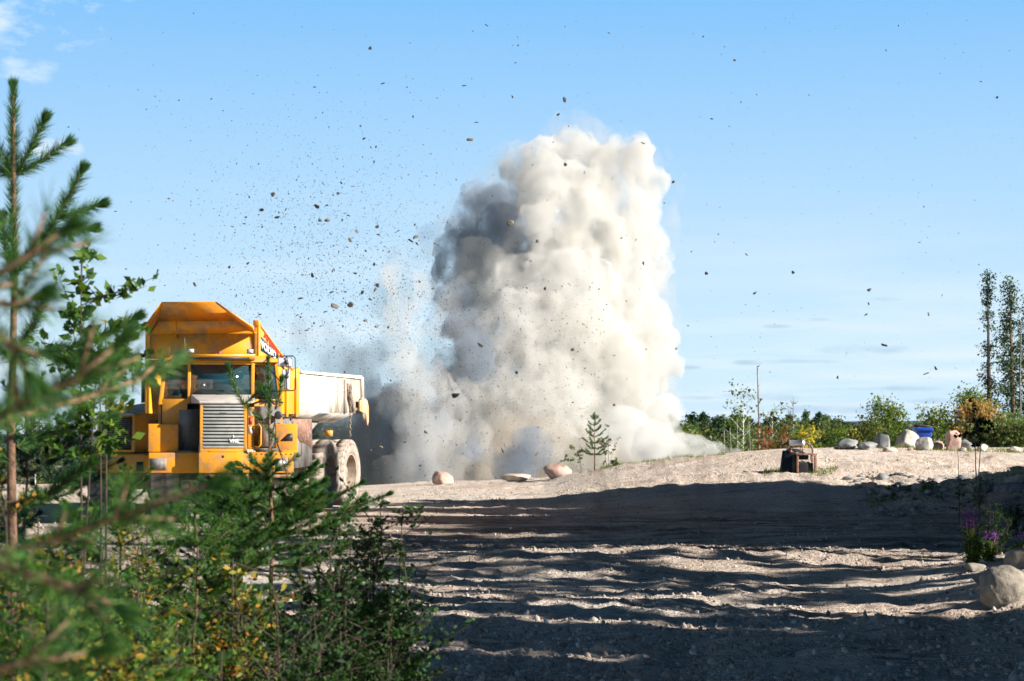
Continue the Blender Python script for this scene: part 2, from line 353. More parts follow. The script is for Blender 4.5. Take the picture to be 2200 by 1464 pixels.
M['debris'] = mat('blasted_rock', [(.02, .024, .024), (.05, .053, .05), (.12, .115, .10)], 2, .9, bump=.3, bscale=12, lo=.3, hi=.7, coord='Object')
M['debris_pale'] = mat('pale_blasted_rock', [(.10, .09, .07), (.2, .18, .145)], 4, .9, bump=.3, bscale=12)
M['gravel'] = mat('gravel_stone', [(.20, .17, .15), (.34, .30, .27), (.42, .32, .26), (.60, .57, .54)], island=1, lo=0, hi=1, rough=.9)
M['orange'] = mat('orange_paint', [(.78, .31, .010), (.84, .35, .014)], 1.5, .42, bump=.05, bscale=60, dirt=((.34, .22, .13), 2.6, .47, .66), spec=.4)
M['amber'] = mat('yellow_paint', [(.84, .35, .010), (.88, .39, .015)], 1.5, .42, bump=.05, bscale=60, dirt=((.42, .28, .16), 2.6, .47, .70), spec=.4)
M['dusty_hood'] = mat('dusty_grey_paint', [(.38, .35, .33), (.56, .52, .48)], 3, .6, dirt=((.62, .55, .47), 5, .4, .7))
M['white_body'] = mat('off_white_paint', [(.70, .66, .58), (.80, .76, .69)], 2, .65, bump=.15, bscale=20, dirt=((.30, .22, .15), 2.6, .50, .66), stretch=(1, 1.8, .3))
M['mud_body'] = mat('muddy_paint', [(.22, .17, .12), (.42, .36, .29), (.60, .55, .47)], 4, .8, bump=.4, bscale=20, stretch=(1, 1.5, .4))
M['bare_steel'] = mat('scuffed_grey_steel', [(.10, .10, .095), (.22, .21, .20), (.34, .32, .29)], 6, .65, bump=.4, bscale=40, stretch=(1, 1, .25), dirt=((.07, .045, .03), 3, .5, .6))
M['black'] = mat('black_paint', [(.012, .013, .015), (.03, .03, .032)], 6, .5)
M['rubber'] = mat('dusty_rubber', [(.20, .16, .13), (.36, .30, .25), (.46, .39, .33)], 5, .95, bump=.3, bscale=30, spec=.15, lo=.25, hi=.7)
M['rim'] = mat('dusty_wheel_rim', [(.26, .20, .15), (.42, .33, .25)], 6, .8, bump=.2)
M['grille'] = mat('grey_louvre', [(.27, .28, .26), (.38, .38, .35)], 4, .55, dirt=((.40, .35, .28), 8, .55, .8))
M['glass'] = mat('tinted_glass', [(.012, .05, .065)], rough=.04, spec=.9, alpha=.82)
M['teal_glass'] = mat('teal_glass', [(.02, .30, .36)], rough=.05, spec=.9, alpha=.75)
M['lamp'] = mat('lamp_glass', [(.7, .72, .74)], rough=.15, spec=.8)
M['mirror'] = mat('mirror_glass', [(.75, .78, .8)], rough=.04, metal=1)
M['red'] = mat('red_lettering', [(.55, .03, .02)], rough=.5)
M['red_beacon'] = mat('red_plastic', [(.45, .05, .03)], rough=.3)
M['navy'] = mat('dark_blue_decal', [(.02, .055, .09)], rough=.4)
M['white'] = mat('white_lettering', [(.8, .8, .78)], rough=.5)
M['rust'] = mat('rusty_steel', [(.16, .07, .045), (.30, .16, .11), (.38, .25, .19)], 14, .85, bump=.4, bscale=60)
M['chain'] = mat('rusty_chain', [(.16, .11, .08), (.34, .27, .21)], 14, .8)
M['silver'] = mat('galvanised_metal', [(.52, .54, .56), (.68, .70, .72)], 6, .38, metal=.6)
M['blue'] = mat('blue_plastic', [(.008, .05, .30), (.012, .06, .36)], 3, .4)
M['darkblue'] = mat('dark_tarpaulin', [(.004, .009, .018), (.010, .016, .028)], 4, .95, spec=.1, bump=.3, bscale=8)
M['cloth'] = mat('blue_cloth', [(.05, .18, .42), (.2, .35, .6)], 8, .9)
M['bark'] = mat('brown_pine_bark', [(.055, .032, .02), (.15, .085, .05), (.26, .15, .09)], 30, .95, bump=.8, bscale=60, lo=.3, hi=.7)
M['bark_dark'] = mat('dark_bark', [(.03, .022, .016), (.09, .06, .042)], 30, .95, bump=.6, bscale=60)
M['bark_grey'] = mat('grey_dead_bark', [(.12, .11, .10), (.26, .24, .22)], 10, .95)
M['bark_birch'] = mat('birch_bark', [(.08, .07, .06), (.5, .48, .44), (.62, .6, .56)], 5, .85, lo=.35, hi=.5, stretch=(1, 1, 2.5))
M['twig'] = mat('pale_brown_twig', [(.16, .09, .05), (.30, .19, .12)], 30, .9)
M['needle'] = leafmat('pine_needles', [(.010, .048, .024), (.024, .095, .030), (.065, .17, .034), (.15, .28, .045)], tr=.3)
M['needle_blue'] = leafmat('blue_green_needles', [(.006, .032, .024), (.012, .06, .040), (.022, .09, .05)], tr=.25)
M['needle_lime'] = leafmat('light_green_needles', [(.025, .085, .02), (.055, .15, .022), (.13, .25, .035)], tr=.35)
M['needle_rust'] = leafmat('rusty_dry_needles', [(.22, .10, .02), (.45, .22, .03)], tr=.2)
M['leaf'] = leafmat('shrub_leaves', [(.014, .042, .010), (.036, .095, .013), (.08, .16, .018), (.20, .29, .035)], tr=.38)
M['leaf_dark'] = leafmat('dark_shrub_leaves', [(.008, .028, .009), (.018, .055, .012), (.045, .10, .018)], tr=.3)
M['leaf_autumn'] = leafmat('turning_leaves', [(.018, .05, .010), (.04, .09, .015), (.09, .14, .02), (.32, .27, .03), (.42, .17, .03)], tr=.4)
M['leaf_yellow'] = leafmat('yellow_leaves', [(.28, .26, .03), (.55, .40, .03), (.65, .42, .05)], tr=.4)
M['leaf_orange'] = leafmat('orange_leaves', [(.22, .18, .05), (.46, .28, .10), (.55, .30, .12)], tr=.4)
M['leaf_red'] = leafmat('red_leaves', [(.10, .12, .03), (.30, .10, .04), (.42, .12, .05)], tr=.35)
M['leaf_birch'] = leafmat('birch_leaves', [(.06, .12, .025), (.12, .19, .03), (.26, .27, .04)], tr=.4)
M['leaf_olive'] = leafmat('olive_leaves', [(.045, .09, .02), (.09, .13, .03), (.17, .15, .04)], tr=.35)
M['leaf_pale'] = leafmat('pale_willow_leaves', [(.10, .16, .07), (.17, .23, .10), (.24, .28, .12)], tr=.4)
M['spruce'] = leafmat('spruce_needles', [(.010, .03, .012), (.02, .05, .018), (.035, .075, .022)], tr=.15, island=2, scale=.7, lo=.3, hi=.7)
M['needle_mid'] = leafmat('mid_green_needles', [(.02, .05, .015), (.045, .09, .022), (.08, .13, .03)], tr=.2, island=2, scale=.7, lo=.3, hi=.7)  # lighter green needle tone for the pines and one spruce
M['grass'] = leafmat('grass_blades', [(.06, .13, .02), (.14, .2, .03), (.3, .27, .08)], tr=.3)
M['petal'] = leafmat('purple_petals', [(.14, .03, .28), (.28, .06, .42)], tr=.4)
M['stalk'] = mat('pinkish_stalk', [(.35, .16, .12), (.45, .28, .18)], 20, .8)

# ------------------------------------------------------------------ ground sheet
def spaced(a, b, step, grow_lo, grow_hi, lim_lo, lim_hi):
    c = list(np.arange(a, b, step)); s = step; x = b
    while x < lim_hi: c.append(x); s *= grow_hi; x += s
    c.append(lim_hi); s = step; x = a - step
    lo_ = []
    while x > lim_lo: lo_.append(x); s *= grow_lo; x -= s
    lo_.append(lim_lo)
    return np.array(lo_[::-1] + c)
xs = spaced(-12, 15, .065, 1.09, 1.09, -6000, 6000)
ysn = [12.0]
while ysn[-1] < 92: ysn.append(ysn[-1] * 1.0042)
s_ = ysn[-1] - ysn[-2]; y_ = ysn[-1]
while y_ < 7000: s_ *= 1.07; y_ += s_; ysn.append(y_)
s_ = .06; y_ = 12 - .06; lo_ = []
while y_ > -120: lo_.append(y_); s_ *= 1.06; y_ -= s_
ysn = np.array(lo_[::-1] + ysn)
XX, YY = np.meshgrid(xs, ysn); ZZ = H(XX, YY)
nx = len(xs); ny = len(ysn)
ii = (np.arange(ny - 1)[:, None] * nx + np.arange(nx - 1)[None, :]).ravel()
g = MB(); g.add(np.stack([XX.ravel(), YY.ravel(), ZZ.ravel()], 1), f4=np.stack([ii, ii + 1, ii + nx + 1, ii + nx], 1))
gr = g.build('ground', M['ground'], smooth=True); tag(gr, kind='structure')

# ------------------------------------------------------------------ rocks
ICO = {}
def ico(sub):
    if sub not in ICO:
        import bmesh
        bm = bmesh.new(); bmesh.ops.create_icosphere(bm, subdivisions=sub, radius=1)
        ICO[sub] = (np.array([v.co[:] for v in bm.verts]), np.array([[v.index for v in f.verts] for f in bm.faces])); bm.free()
    return ICO[sub]
def rock_verts(sub, seed, size, cuts=6, rough=.22, depth=(.55, .9)):
    v, f = ico(sub); v = v.copy(); rs = np.random.default_rng(seed)
    for _ in range(cuts):
        n = rs.normal(size=3); n /= np.linalg.norm(n); d = rs.uniform(*depth)
        t = v @ n; over = np.maximum(t - d, 0); v = v - over[:, None] * n * .93
    v = v * (1 + rough * (fbm(v * 1.6 + seed, 3, seed) - .5) * 2)[:, None] * (1 + (.10 if sub > 2 else 0) * (fbm(v * 4 + seed, 3, seed + 9) - .5))[:, None]
    if sub >= 4: v = v * (1 + .05 * (fbm(v * 6 + seed, 3, seed + 3) - .5))[:, None]
    return v * np.array(size), f
def rock(name, u, vbase, wpx, hpx, Y, m, label, cat='boulder', seed=1, cuts=11, rough=.11, depth=(.5, .85), group=None, rz=None, sub=4, sink=.28, smooth=False, dz=0):
    pm = FPX / Y; W = wpx / pm; Hh = hpx / pm
    v, f = rock_verts(sub, seed, (1, 1, 1), cuts, rough, depth)
    v = np.sign(v) * np.abs(v) ** .92; v = v / (v.max(0) - v.min(0)); v = v - (v.max(0) + v.min(0)) / 2
    v[:, 0] *= W; v[:, 1] *= W * .85; v[:, 2] *= Hh * (1 + sink); v[:, 2] += Hh * (1 + sink) / 2 - Hh * sink
    b = MB(); b.add(v, f3=f); o = b.build(name, M[m], smooth=smooth)
    x = (u - 1100) / pm
    o.location = (x, Y, gz(x, Y - .2) + dz); o.rotation_euler = (0, 0, 0 if rz is None else rz)
    tag(o, label, cat, group); return o
def crestY(u): return float(np.interp(u, CU, CY))
rock('boulder', 952, 1037, 47, 27, 72, 'rock_red', 'reddish angular boulder with a flat face in front of the dust, leftmost of the three', seed=3, group='boulders along the pit edge', cuts=9)
rock('boulder', 1107, 1035, 68, 17, 71, 'rock_tan', 'low flat tan boulder in front of the dust, middle of the three', seed=5, cuts=8, group='boulders along the pit edge')
rock('boulder', 1198, 1030, 62, 28, 70, 'rock_red', 'rounded dome of brown-red boulder on the pit edge beside the young pine', seed=8, cuts=3, rough=.1, group='boulders along the pit edge')
G2 = 'boulders around the blue bin'
rock('boulder', 1817, 974, 52, 24, 66.5, 'rock_grey', 'wide blue-grey rounded boulder, leftmost of the row on the crest', seed=11, cuts=12, group=G2)
rock('boulder', 1862, 972, 46, 17, 66, 'rock_grey', 'low dark grey block beside the leftmost rounded boulder', seed=12, cuts=9, group=G2)
rock('boulder', 1893, 972, 36, 31, 67, 'rock_grey', 'pointed grey boulder like a shark fin', seed=15, cuts=11, depth=(.4, .8), group=G2)
rock('boulder', 1912, 972, 34, 10, 65, 'rock_tan', 'small flat tan slab at the foot of the pointed boulder', seed=16, cuts=8, group=G2)
rock('boulder', 1948, 972, 54, 40, 68.5, 'rock_pale', 'big pale wedge boulder leaning left of the blue bin', seed=21, cuts=12, depth=(.5, .85), group=G2)
rock('boulder', 1984, 970, 38, 28, 66, 'rock_pale', 'rounded pale grey boulder right in front of the blue bin', seed=22, cuts=3, rough=.12, group=G2)
rock('boulder', 2011, 968, 36, 20, 67, 'rock_red', 'low reddish block right of the blue bin', seed=25, cuts=9, group=G2)
rock('boulder', 2014, 955, 26, 14, 70, 'rock_grey', 'small grey boulder peeking over the low reddish block', seed=26, group=G2)
rock('boulder', 2046, 968, 34, 45, 66.5, 'rock_red', 'tall upright pinkish boulder, tallest on the crest', seed=28, cuts=12, group=G2)
rock('boulder', 2072, 968, 36, 25, 68, 'rock_grey', 'slanting grey slab right of the tall pinkish boulder', seed=31, cuts=9, depth=(.4, .8), group=G2)
rock('boulder', 2066, 969, 18, 10, 66, 'rock_pale', 'small pale stone at the foot of the tall pinkish boulder', seed=32, group=G2, sub=3)
rock('boulder', 2108, 969, 28, 17, 67, 'rock_pale', 'small pale boulder with a dark left side, far right on the crest', seed=33, group=G2)
rock('boulder', 2178, 971, 34, 13, 67, 'rock_tan', 'low tan boulder at the right frame edge of the crest', seed=35, group=G2)
rock('boulder', 1954, 971, 12, 8, 65.5, 'rock_red', 'tiny reddish stone at the foot of the big pale wedge', seed=36, group=G2, sub=3)
rock('boulder', 2156, 1312, 116, 80, 21.5, 'rock_mossy', 'large smooth brownish boulder in shade at the lower right', seed=41, cuts=3, rough=.08, depth=(.75, .95), sub=5, sink=.35, smooth=True)
rock('boulder', 2126, 1258, 100, 34, 23.8, 'rock_mossy', 'dark jagged boulder behind the large smooth one', seed=44, cuts=10, depth=(.45, .8), sub=4)
rock('boulder', 2186, 1215, 70, 44, 25, 'rock_mossy', 'black-looking boulder at the right frame edge above the smooth one', seed=47, cuts=6, sub=4)
rock('boulder', 2092, 1225, 44, 16, 26, 'rock_mossy', 'small blue-grey stone below the purple flowers', seed=48, cuts=8, sub=3)
EG = 'rocks on the right embankment'
for k, (u, v, w_, h_, Y, mm_, lb) in enumerate([
    (1868, 1047, 30, 12, 54, 'rock_red', 'small red-brown stone lying left on the rubble slope'), (1905, 1044, 36, 15, 53, 'rock_tan', 'tan stone in the middle of the rubble slope'),
    (1944, 1042, 26, 12, 53, 'rock_pale', 'pale stone near the green tuft on the slope'), (1975, 1032, 40, 18, 53, 'rock_pale', 'pale broken block halfway up the slope'),
    (2040, 1035, 50, 16, 52, 'rock_grey', 'dark grey slab at the top of the shaded bank'), (2100, 1048, 60, 18, 50, 'rock_pale', 'large pale slab lying on the shaded right bank'),
    (2165, 1056, 70, 18, 49, 'rock_grey', 'wide grey slab at the right frame edge of the bank'), (2190, 1024, 50, 14, 52, 'rock_red', 'reddish block on top of the right bank'),
    (2120, 1012, 40, 14, 54, 'rock_tan', 'tan block on the ridge of the right bank'), (2004, 1012, 26, 9, 56, 'rock_tan', 'small tan stone above the shaded bank')]):
    rock('rock', u, v + 3, w_, h_, Y, mm_, lb, 'rock', seed=60 + k, cuts=9, depth=(.45, .85), sub=3, group=EG, sink=.4)

# gravel lying on the ground (uncountable)
def scatter_stones():
    b = MB(); v0, f0 = ico(1)
    n = 32000
    ys = 15 + (62 - 15) * nr.random(n) ** 1.7
    x = nr.uniform(-.34, .34, n) * ys
    dens = fbm(np.stack([x / 1.3, ys / .8, 0 * x], 1), 3, 71)
    keep = (dens > .5 - .16 * ((ys < 21))) | (nr.random(n) < .12)
    x = x[keep]; ys = ys[keep]; n = len(x)
    z = H(x, ys); s = np.clip(nr.lognormal(-4.35, .5, n),   .006, .034) * (1 + .25 * (ys < 22))
    V = v0[None] * (1 + .9 * (nr.random((n, len(v0), 1)) - .5)) * (s[:, None, None] * nr.uniform(.6, 1.3, (n, 1, 3)))
    V[:, :, 0] += x[:, None]; V[:, :, 1] += ys[:, None]; V[:, :, 2] += (z + s * .2)[:, None]
    F = (f0[None] + (np.arange(n) * len(v0))[:, None, None]).reshape(-1, 3)
    b.add(V.reshape(-1, 3), f3=F); o = b.build('gravel', M['gravel']); tag(o, 'loose grey and pinkish gravel scattered over the sandy yard', 'gravel', kind='stuff')
scatter_stones()

# ------------------------------------------------------------------ articulated hauler
T = Matrix
def text_mesh(body, size, M4, m, name, parent, extrude=.004, shear=0, bold=0.0, space=1.0):
    cu = bpy.data.curves.new('lettering', 'FONT'); cu.body = body; cu.size = size; cu.extrude = extrude; cu.offset = bold; cu.shear = shear; cu.space_character = space
    to = bpy.data.objects.new('lettering', cu); COL.objects.link(to); bpy.context.view_layer.update()
    me = bpy.data.meshes.new_from_object(to.evaluated_get(bpy.context.evaluated_depsgraph_get()))
    bpy.data.objects.remove(to); me.transform(M4); me.materials.clear(); me.materials.append(m)
    o = bpy.data.objects.new(name, me); COL.objects.link(o); o.parent = parent; return o

def wheel(parent, M4, radius=.875, width=.62, side=1):
    """wheel with its axle along local x, outer face towards +x*side"""
    w2 = width / 2; r = radius
    b = MB(); b.M = M4
    prof = [(-w2 * .7, r * .55), (-w2, r * .62), (-w2 * 1.03, r * .80), (-w2 * .93, r * .93), (-w2 * .80, r * .955), (w2 * .80, r * .955), (w2 * .93, r * .93), (w2 * 1.03, r * .80), (w2, r * .62), (w2 * .7, r * .55)]
    b.lathe(prof, (0, 0, 0), 'x', 56, closed=True)
    nl = 26
    for k in range(nl):
        for sgn, off in ((-1, 0), (1, .5)):
            th = 2 * math.pi * (k + off) / nl; dt = 2 * math.pi / nl * .36; sk = .10 * sgn
            def P(a, rr, t): return (a, rr * math.cos(t), rr * math.sin(t))
            x0, x1, x2 = sgn * .01, sgn * w2 * .86, sgn * w2 * 1.02
            ro = r * 1.0; ri = r * .93
            a_ = [P(x0, ri, th - dt + sk), P(x1, ri, th - dt), P(x1, ri, th + dt), P(x0, ri, th + dt + sk)]
            b_ = [P(x0, ro, th - dt * .9 + sk), P(x1, ro, th - dt * .9), P(x1, ro, th + dt * .9), P(x0, ro, th + dt * .9 + sk)]
            b.hexa(a_, b_)
            a2 = [P(x1, ri * .9, th - dt), P(x2, ri * .9, th - dt), P(x2, ri * .9, th + dt), P(x1, ri * .9, th + dt)]
            b2 = [P(x1, ro, th - dt * .9), P(x1 + sgn * .01, ro * .965, th - dt * .9), P(x1 + sgn * .01, ro * .965, th + dt * .9), P(x1, ro, th + dt * .9)]
            b.hexa(a2, b2)
    rimb = MB(); rimb.M = M4; s = side
    rimb.lathe([(-w2 * .7, r * .56), (w2 * .7 * 1, r * .56), (w2 * .92, r * .585), (w2 * .92, r * .53), (w2 * .6, r * .50), (w2 * .1, r * .46), (-w2 * .1, r * .30), (w2 * .05, r * .26), (w2 * .35, r * .24), (w2 * .42, r * .20), (w2 * .45, .01), (-w2 * .7, .01)] if s > 0 else
               [(w2 * .7, r * .56), (-w2 * .7, r * .56), (-w2 * .92, r * .585), (-w2 * .92, r * .53), (-w2 * .6, r * .50), (-w2 * .1, r * .46), (w2 * .1, r * .30), (-w2 * .05, r * .26), (-w2 * .35, r * .24), (-w2 * .45, .01), (w2 * .7, .01)], (0, 0, 0), 'x', 40, closed=True)
    for k in range(14):
        th = 2 * math.pi * k / 14
        rimb.lathe([(s * w2 * -.02, .022), (s * w2 * .12, .022), (s * w2 * .12, .001)], (0, r * .36 * math.cos(th), r * .36 * math.sin(th)), 'x', 6, closed=False)
    o = rimb.build('wheel', M['rim'], parent, smooth=False, rec=True)
    for p in o.data.polygons: p.use_smooth = True
    m = o.modifiers.new('edges', 'EDGE_SPLIT'); m.split_angle = R(35)
    t = b.build('tyre', M['rubber'], o, rec=True)
    return o

TZ = .13
hx, hy = -6.20, 42.8
haul = empty('articulated_hauler', (hx, hy, TZ), R(9))
tag(haul, 'orange-yellow articulated dump truck with dirty white tipping body, parked facing the camera', 'dump truck')
def hz(v, pm=100): return CAMZ + (HOR - v) / pm - TZ
ft = Matrix.Identity(4)
# --- nose
b = MB(); zt, zb = hz(866), hz(964)
W = .50; g0 = .435
b.prism([(-W, 0, zb - .06), (-g0, 0, zb - .06), (-g0, 0, zt), (-W, 0, zt)], (0, 1.15, 0))
b.prism([(g0, 0, zb - .06), (W, 0, zb - .06), (W, 0, zt), (g0, 0, zt)], (0, 1.15, 0))
b.prism([(-W, .004, zb - .10), (W, .004, zb - .10), (W, .004, zb), (-W, .004, zb)], (0, 1.1, 0))
b.box(-.30, .30, -.012, .0, zb - .075, zb - .035)
nose = b.build('engine_nose', M['orange'], haul, bevel=.008)
b = MB(); b.prism([(-W - .02, -.03, zt), (-W - .02, -.03, zt + .035), (-W - .16, 1.15, zt + .19), (-W - .16, 1.15, zt + .02)], (0, 0, 0.0001)) if False else None
b = MB(); b.hexa([(-W - .015, -.03, zt - .02), (W + .015, -.03, zt - .02), (W + .20, 1.2, zt + .02), (-W - .20, 1.2, zt + .02)], [(-W - .015, -.03, zt + .03), (W + .015, -.03, zt + .03), (W + .20, 1.2, zt + .20), (-W - .20, 1.2, zt + .20)])
b.build('hood', M['dusty_hood'], haul, bevel=.012)
b = MB(); nsl = 13; hh = (zt - .02 - zb) / nsl
for k in range(nsl):
    z0 = zb + k * hh
    b.hexa([(-g0, -.008, z0 + .012), (g0, -.008, z0 + .012), (g0, .06, z0 + .03), (-g0, .06, z0 + .03)], [(-g0, -.002, z0 + hh * .74), (g0, -.002, z0 + hh * .74), (g0, .07, z0 + hh * .95), (-g0, .07, z0 + hh * .95)])
gl = b.build('grille', M['grille'], haul, bevel=.004)
b = MB(); b.box(-g0, g0, .09, .1, zb, zt); b.build('radiator', M['black'], gl)
for k in range(4):
    b = MB(); b.lathe([(-.03, .011), (0, .011), (0, .001)], (-.06 + k * .038, .02, zb + 10.38 * hh), 'y', 8, closed=False); b.build('bolt', M['black'], gl)
tm = Matrix.Translation((.135, -.016, hz(951))) @ Matrix.Rotation(R(90), 4, 'X')
text_mesh('VME', .105, tm, M['white'], 'lettering', gl, extrude=.006, bold=.006)
b = MB(); b.prism([(.185, -.02, hz(941)), (.235, -.02, hz(941)), (.215, -.02, hz(934))], (0, .012, 0)); b.box(.13, .35, -.014, -.008, hz(952.6), hz(951.4)); b.build('emblem', M['white'], gl)
# --- bumper
b = MB(); zb0, zb1 = hz(1017), hz(972)
b.box(-.52, .56, -.03, .9, zb0 + .0, zb1); b.box(-1.58, -.523, .28, 1.0, zb0 - .0, zb1 - .01); b.box(.563, 1.50, -.02, .9, zb0, zb1 - .004)
bump = b.build('bumper', M['orange'], haul, bevel=.015)
b = MB(); b.box(-.50, .54, .0, .7, zb0 - .16, zb0 - .003); b.box(.55, 1.45, .02, .6, zb0 - .10, zb0 - .003); b.build('bumper_skirt', M['rust'], bump)
b = MB(); b.lathe([(-.036, .028), (-.03, .028), (-.03, .001)], (0.0, 0, hz(981)), 'y', 14, closed=False); b.build('tow_pin_hole', M['black'], bump)
b = MB(); b.box(1.12, 1.38, -.028, -.018, hz(1012), hz(985)); o = b.build('headlight_frame', M['bare_steel'], bump)
for s in (1,):
    b = MB(); b.lathe([(-.04, .085), (-.025, .09), (-.025, .001)], (1.25, 0, hz(998)), 'y', 20, closed=False); b.build('headlight', M['lamp'], bump)
b = MB(); b.box(-1.55, -1.2, .265, .282, hz(1010), hz(985)); b.build('headlight_frame', M['bare_steel'], bump)
# --- right of the nose: sticker strip, recess with black tank and handle, fender block with step slot
b = MB(); b.box(.515, .66, .02, .30, zb - .02, hz(875)); strip = b.build('side_pillar', M['orange'], haul, bevel=.01)
b = MB()
for k in range(10): b.box(.60, .65, .012, .018, hz(960) + k * .036, hz(960) + k * .036 + .016)
b.build('vent_slot', M['black'], strip)
b = MB(); b.box(.545, .615, .012, .018, hz(912), hz(897)); b.build('red_sticker', M['red'], strip)
for z0_, z1_ in ((893, 881), (932, 918)):
    b = MB(); b.box(.545, .62, .012, .018, hz(z0_), hz(z1_)); b.build('white_sticker', M['white'], strip)
b = MB(); b.tube([(.68, .0, hz(915)), (.76, -.06, hz(912)), (.80, -.06, hz(918)), (.80, -.06, hz(955)), (.76, -.06, hz(961)), (.68, 0, hz(960))], .018, 8); b.build('grab_handle', M['amber'], haul, smooth=True)
b = MB(); b.lathe([(hz(962), .19), (hz(959), .21), (hz(917), .21), (hz(914), .19)], (.97, .52, 0), 'z', 24, closed=False); b.build('air_tank', M['bare_steel'], haul, smooth=False)
b = MB(); b.box(.66, 1.25, .75, .95, hz(966), hz(872)); b.box(.66, 1.22, .35, .75, hz(969), hz(964)); b.box(.70, 1.2, .12, .4, hz(972), hz(969)); b.build('step_recess', M['bare_steel'], haul)
for (v_, r_) in ((892, .09),):
    b = MB(); b.lathe([(.60, .05), (.61, r_), (.67, r_), (.70, .03)], (1.20, 0, hz(v_)), 'y', 16, closed=False); b.lathe([(.60, .05), (.61, .075), (.67, .075), (.70, .03)], (1.20, 0, hz(917)), 'y', 16, closed=False); b.build('fluid_cap', M['black'], haul)
b = MB(); b.tube([(.62, .2, hz(868)), (.8, .12, hz(862)), (1.1, .12, hz(862)), (1.28, .2, hz(865))], .022, 8); b.build('wiper_arm', M['black'], haul)
b = MB(); zf0, zf1 = hz(972), hz(911)
x0, x1 = 1.13, 1.60
b.box(x0, x1, .36, 1.9, zf0, zf1)
b.box(x0 + .12, x1 + .0, .06, .38, zf0 - .02, zf0 + .04)
fen = b.build('front_fender', M['orange'], haul, bevel=.01)
b = MB(); b.prism([(x0 + .1, .352, hz(948)), (x1 - .1, .352, hz(948)), (x1 - .1, .352, hz(932)), (x1 - .2, .352, hz(932))], (0, .006, 0)); b.build('step_slot', M['black'], fen)
b = MB(); b.box(-1.60, -.95, .45, 2.0, zf0, zf1); b.build('front_fender', M['orange'], haul, bevel=.02)
b = MB(); b.box(-.95, -.52, .75, .9, zf0, hz(880)); b.box(-.95, -.52, .3, .75, zf0 - .02, zf0 + .03); b.build('step_recess', M['bare_steel'], haul)
for k in range(9):
    b = MB(); b.lathe([(-.012, .001), (-.012, .014), (0, .016)], (.62 + k * .105, -.022, hz(975.5)), 'y', 6, closed=False); b.build('bolt', M['rust'], bump)
b = MB(); b.tube([(.72, .45, hz(960)), (.78, .4, hz(930)), (.74, .45, hz(900)), (.8, .5, hz(880))], .016, 6); b.build('hose', M['black'], haul, smooth=True)
# --- cab
C = lambda v: hz(v, 97)
cz0, cz1 = C(868), C(779)
cy0 = 1.16
b = MB()
# front corner posts and rails; centre at x -.06
cxm = -.04; ww = .665
def post(x, xe, y, z0, z1, w_=.05, d=.09): b.hexa([(x - w_, y, z0), (x + w_, y, z0), (x + w_, y + d, z0), (x - w_, y + d, z0)], [(xe - w_, y + .05, z1), (xe + w_, y + .05, z1), (xe + w_, y + d + .05, z1), (xe - w_, y + d + .05, z1)])
zw0, zw1 = C(853), C(784)
post(cxm - ww - .03, cxm - ww - .03, cy0, cz0, cz1, .035); post(cxm + ww + .03, cxm + ww + .03, cy0, cz0, cz1, .035)
post(cxm + 1.32, cxm + 1.22, cy0 + .20, cz0 - .02, cz1, .045); post(cxm - 1.32, cxm - 1.22, cy0 + .20, cz0 - .02, cz1, .045)
b.box(cxm - ww, cxm + ww, cy0 + .01, cy0 + .10, cz0, zw0); b.box(cxm - ww, cxm + ww, cy0 + .06, cy0 + .14, zw1, cz1)
for s in (-1, 1):
    xa, xb = cxm + s * (ww + .065), cxm + s * 1.275
    lo_ = C(858)
    b.hexa([(xa, cy0 + .01, cz0 - .5), (xb, cy0 + .2, cz0 - .5), (xb, cy0 + .29, cz0 - .5), (xa, cy0 + .1, cz0 - .5)], [(xa, cy0 + .01, lo_), (xb, cy0 + .2, lo_), (xb, cy0 + .29, lo_), (xa, cy0 + .1, lo_)])
    xb2 = cxm + s * 1.175
    b.hexa([(xa, cy0 + .055, zw1 + .0), (xb2, cy0 + .245, zw1), (xb2, cy0 + .33, zw1), (xa, cy0 + .14, zw1)], [(xa, cy0 + .06, cz1), (xb2, cy0 + .25, cz1), (xb2, cy0 + .335, cz1), (xa, cy0 + .145, cz1)])
# side panels below side windows and rear wall posts
for s in (-1, 1):
    xa = cxm + s * 1.33; xa2 = cxm + s * 1.23
    b.hexa([(xa - .03, cy0 + .3, cz0 - .9), (xa + .03, cy0 + .3, cz0 - .9), (xa + .03, cy0 + 1.6, cz0 - .9), (xa - .03, cy0 + 1.6, cz0 - .9)], [(xa - .03, cy0 + .3, cz0 + .1), (xa + .03, cy0 + .3, cz0 + .1), (xa + .03, cy0 + 1.6, cz0 + .1), (xa - .03, cy0 + 1.6, cz0 + .1)])
    b.hexa([(xa - .04, cy0 + 1.45, cz0 + .1), (xa + .04, cy0 + 1.45, cz0 + .1), (xa + .04, cy0 + 1.6, cz0 + .1), (xa - .04, cy0 + 1.6, cz0 + .1)], [(xa2 - .04, cy0 + 1.45, cz1), (xa2 + .04, cy0 + 1.45, cz1), (xa2 + .04, cy0 + 1.6, cz1), (xa2 - .04, cy0 + 1.6, cz1)])
b.box(cxm - 1.25, cxm + 1.25, cy0 + 1.55, cy0 + 1.6, cz0 - .9, cz0 + .35)
cab = b.build('cab', M['orange'], haul, bevel=.008)
b = MB(); b.hexa([(cxm - ww, cy0 + .03, zw0), (cxm + ww, cy0 + .03, zw0), (cxm + ww, cy0 + .04, zw0), (cxm - ww, cy0 + .04, zw0)], [(cxm - ww, cy0 + .085, zw1), (cxm + ww, cy0 + .085, zw1), (cxm + ww, cy0 + .095, zw1), (cxm - ww, cy0 + .095, zw1)])
b.build('windshield', M['glass'], cab)
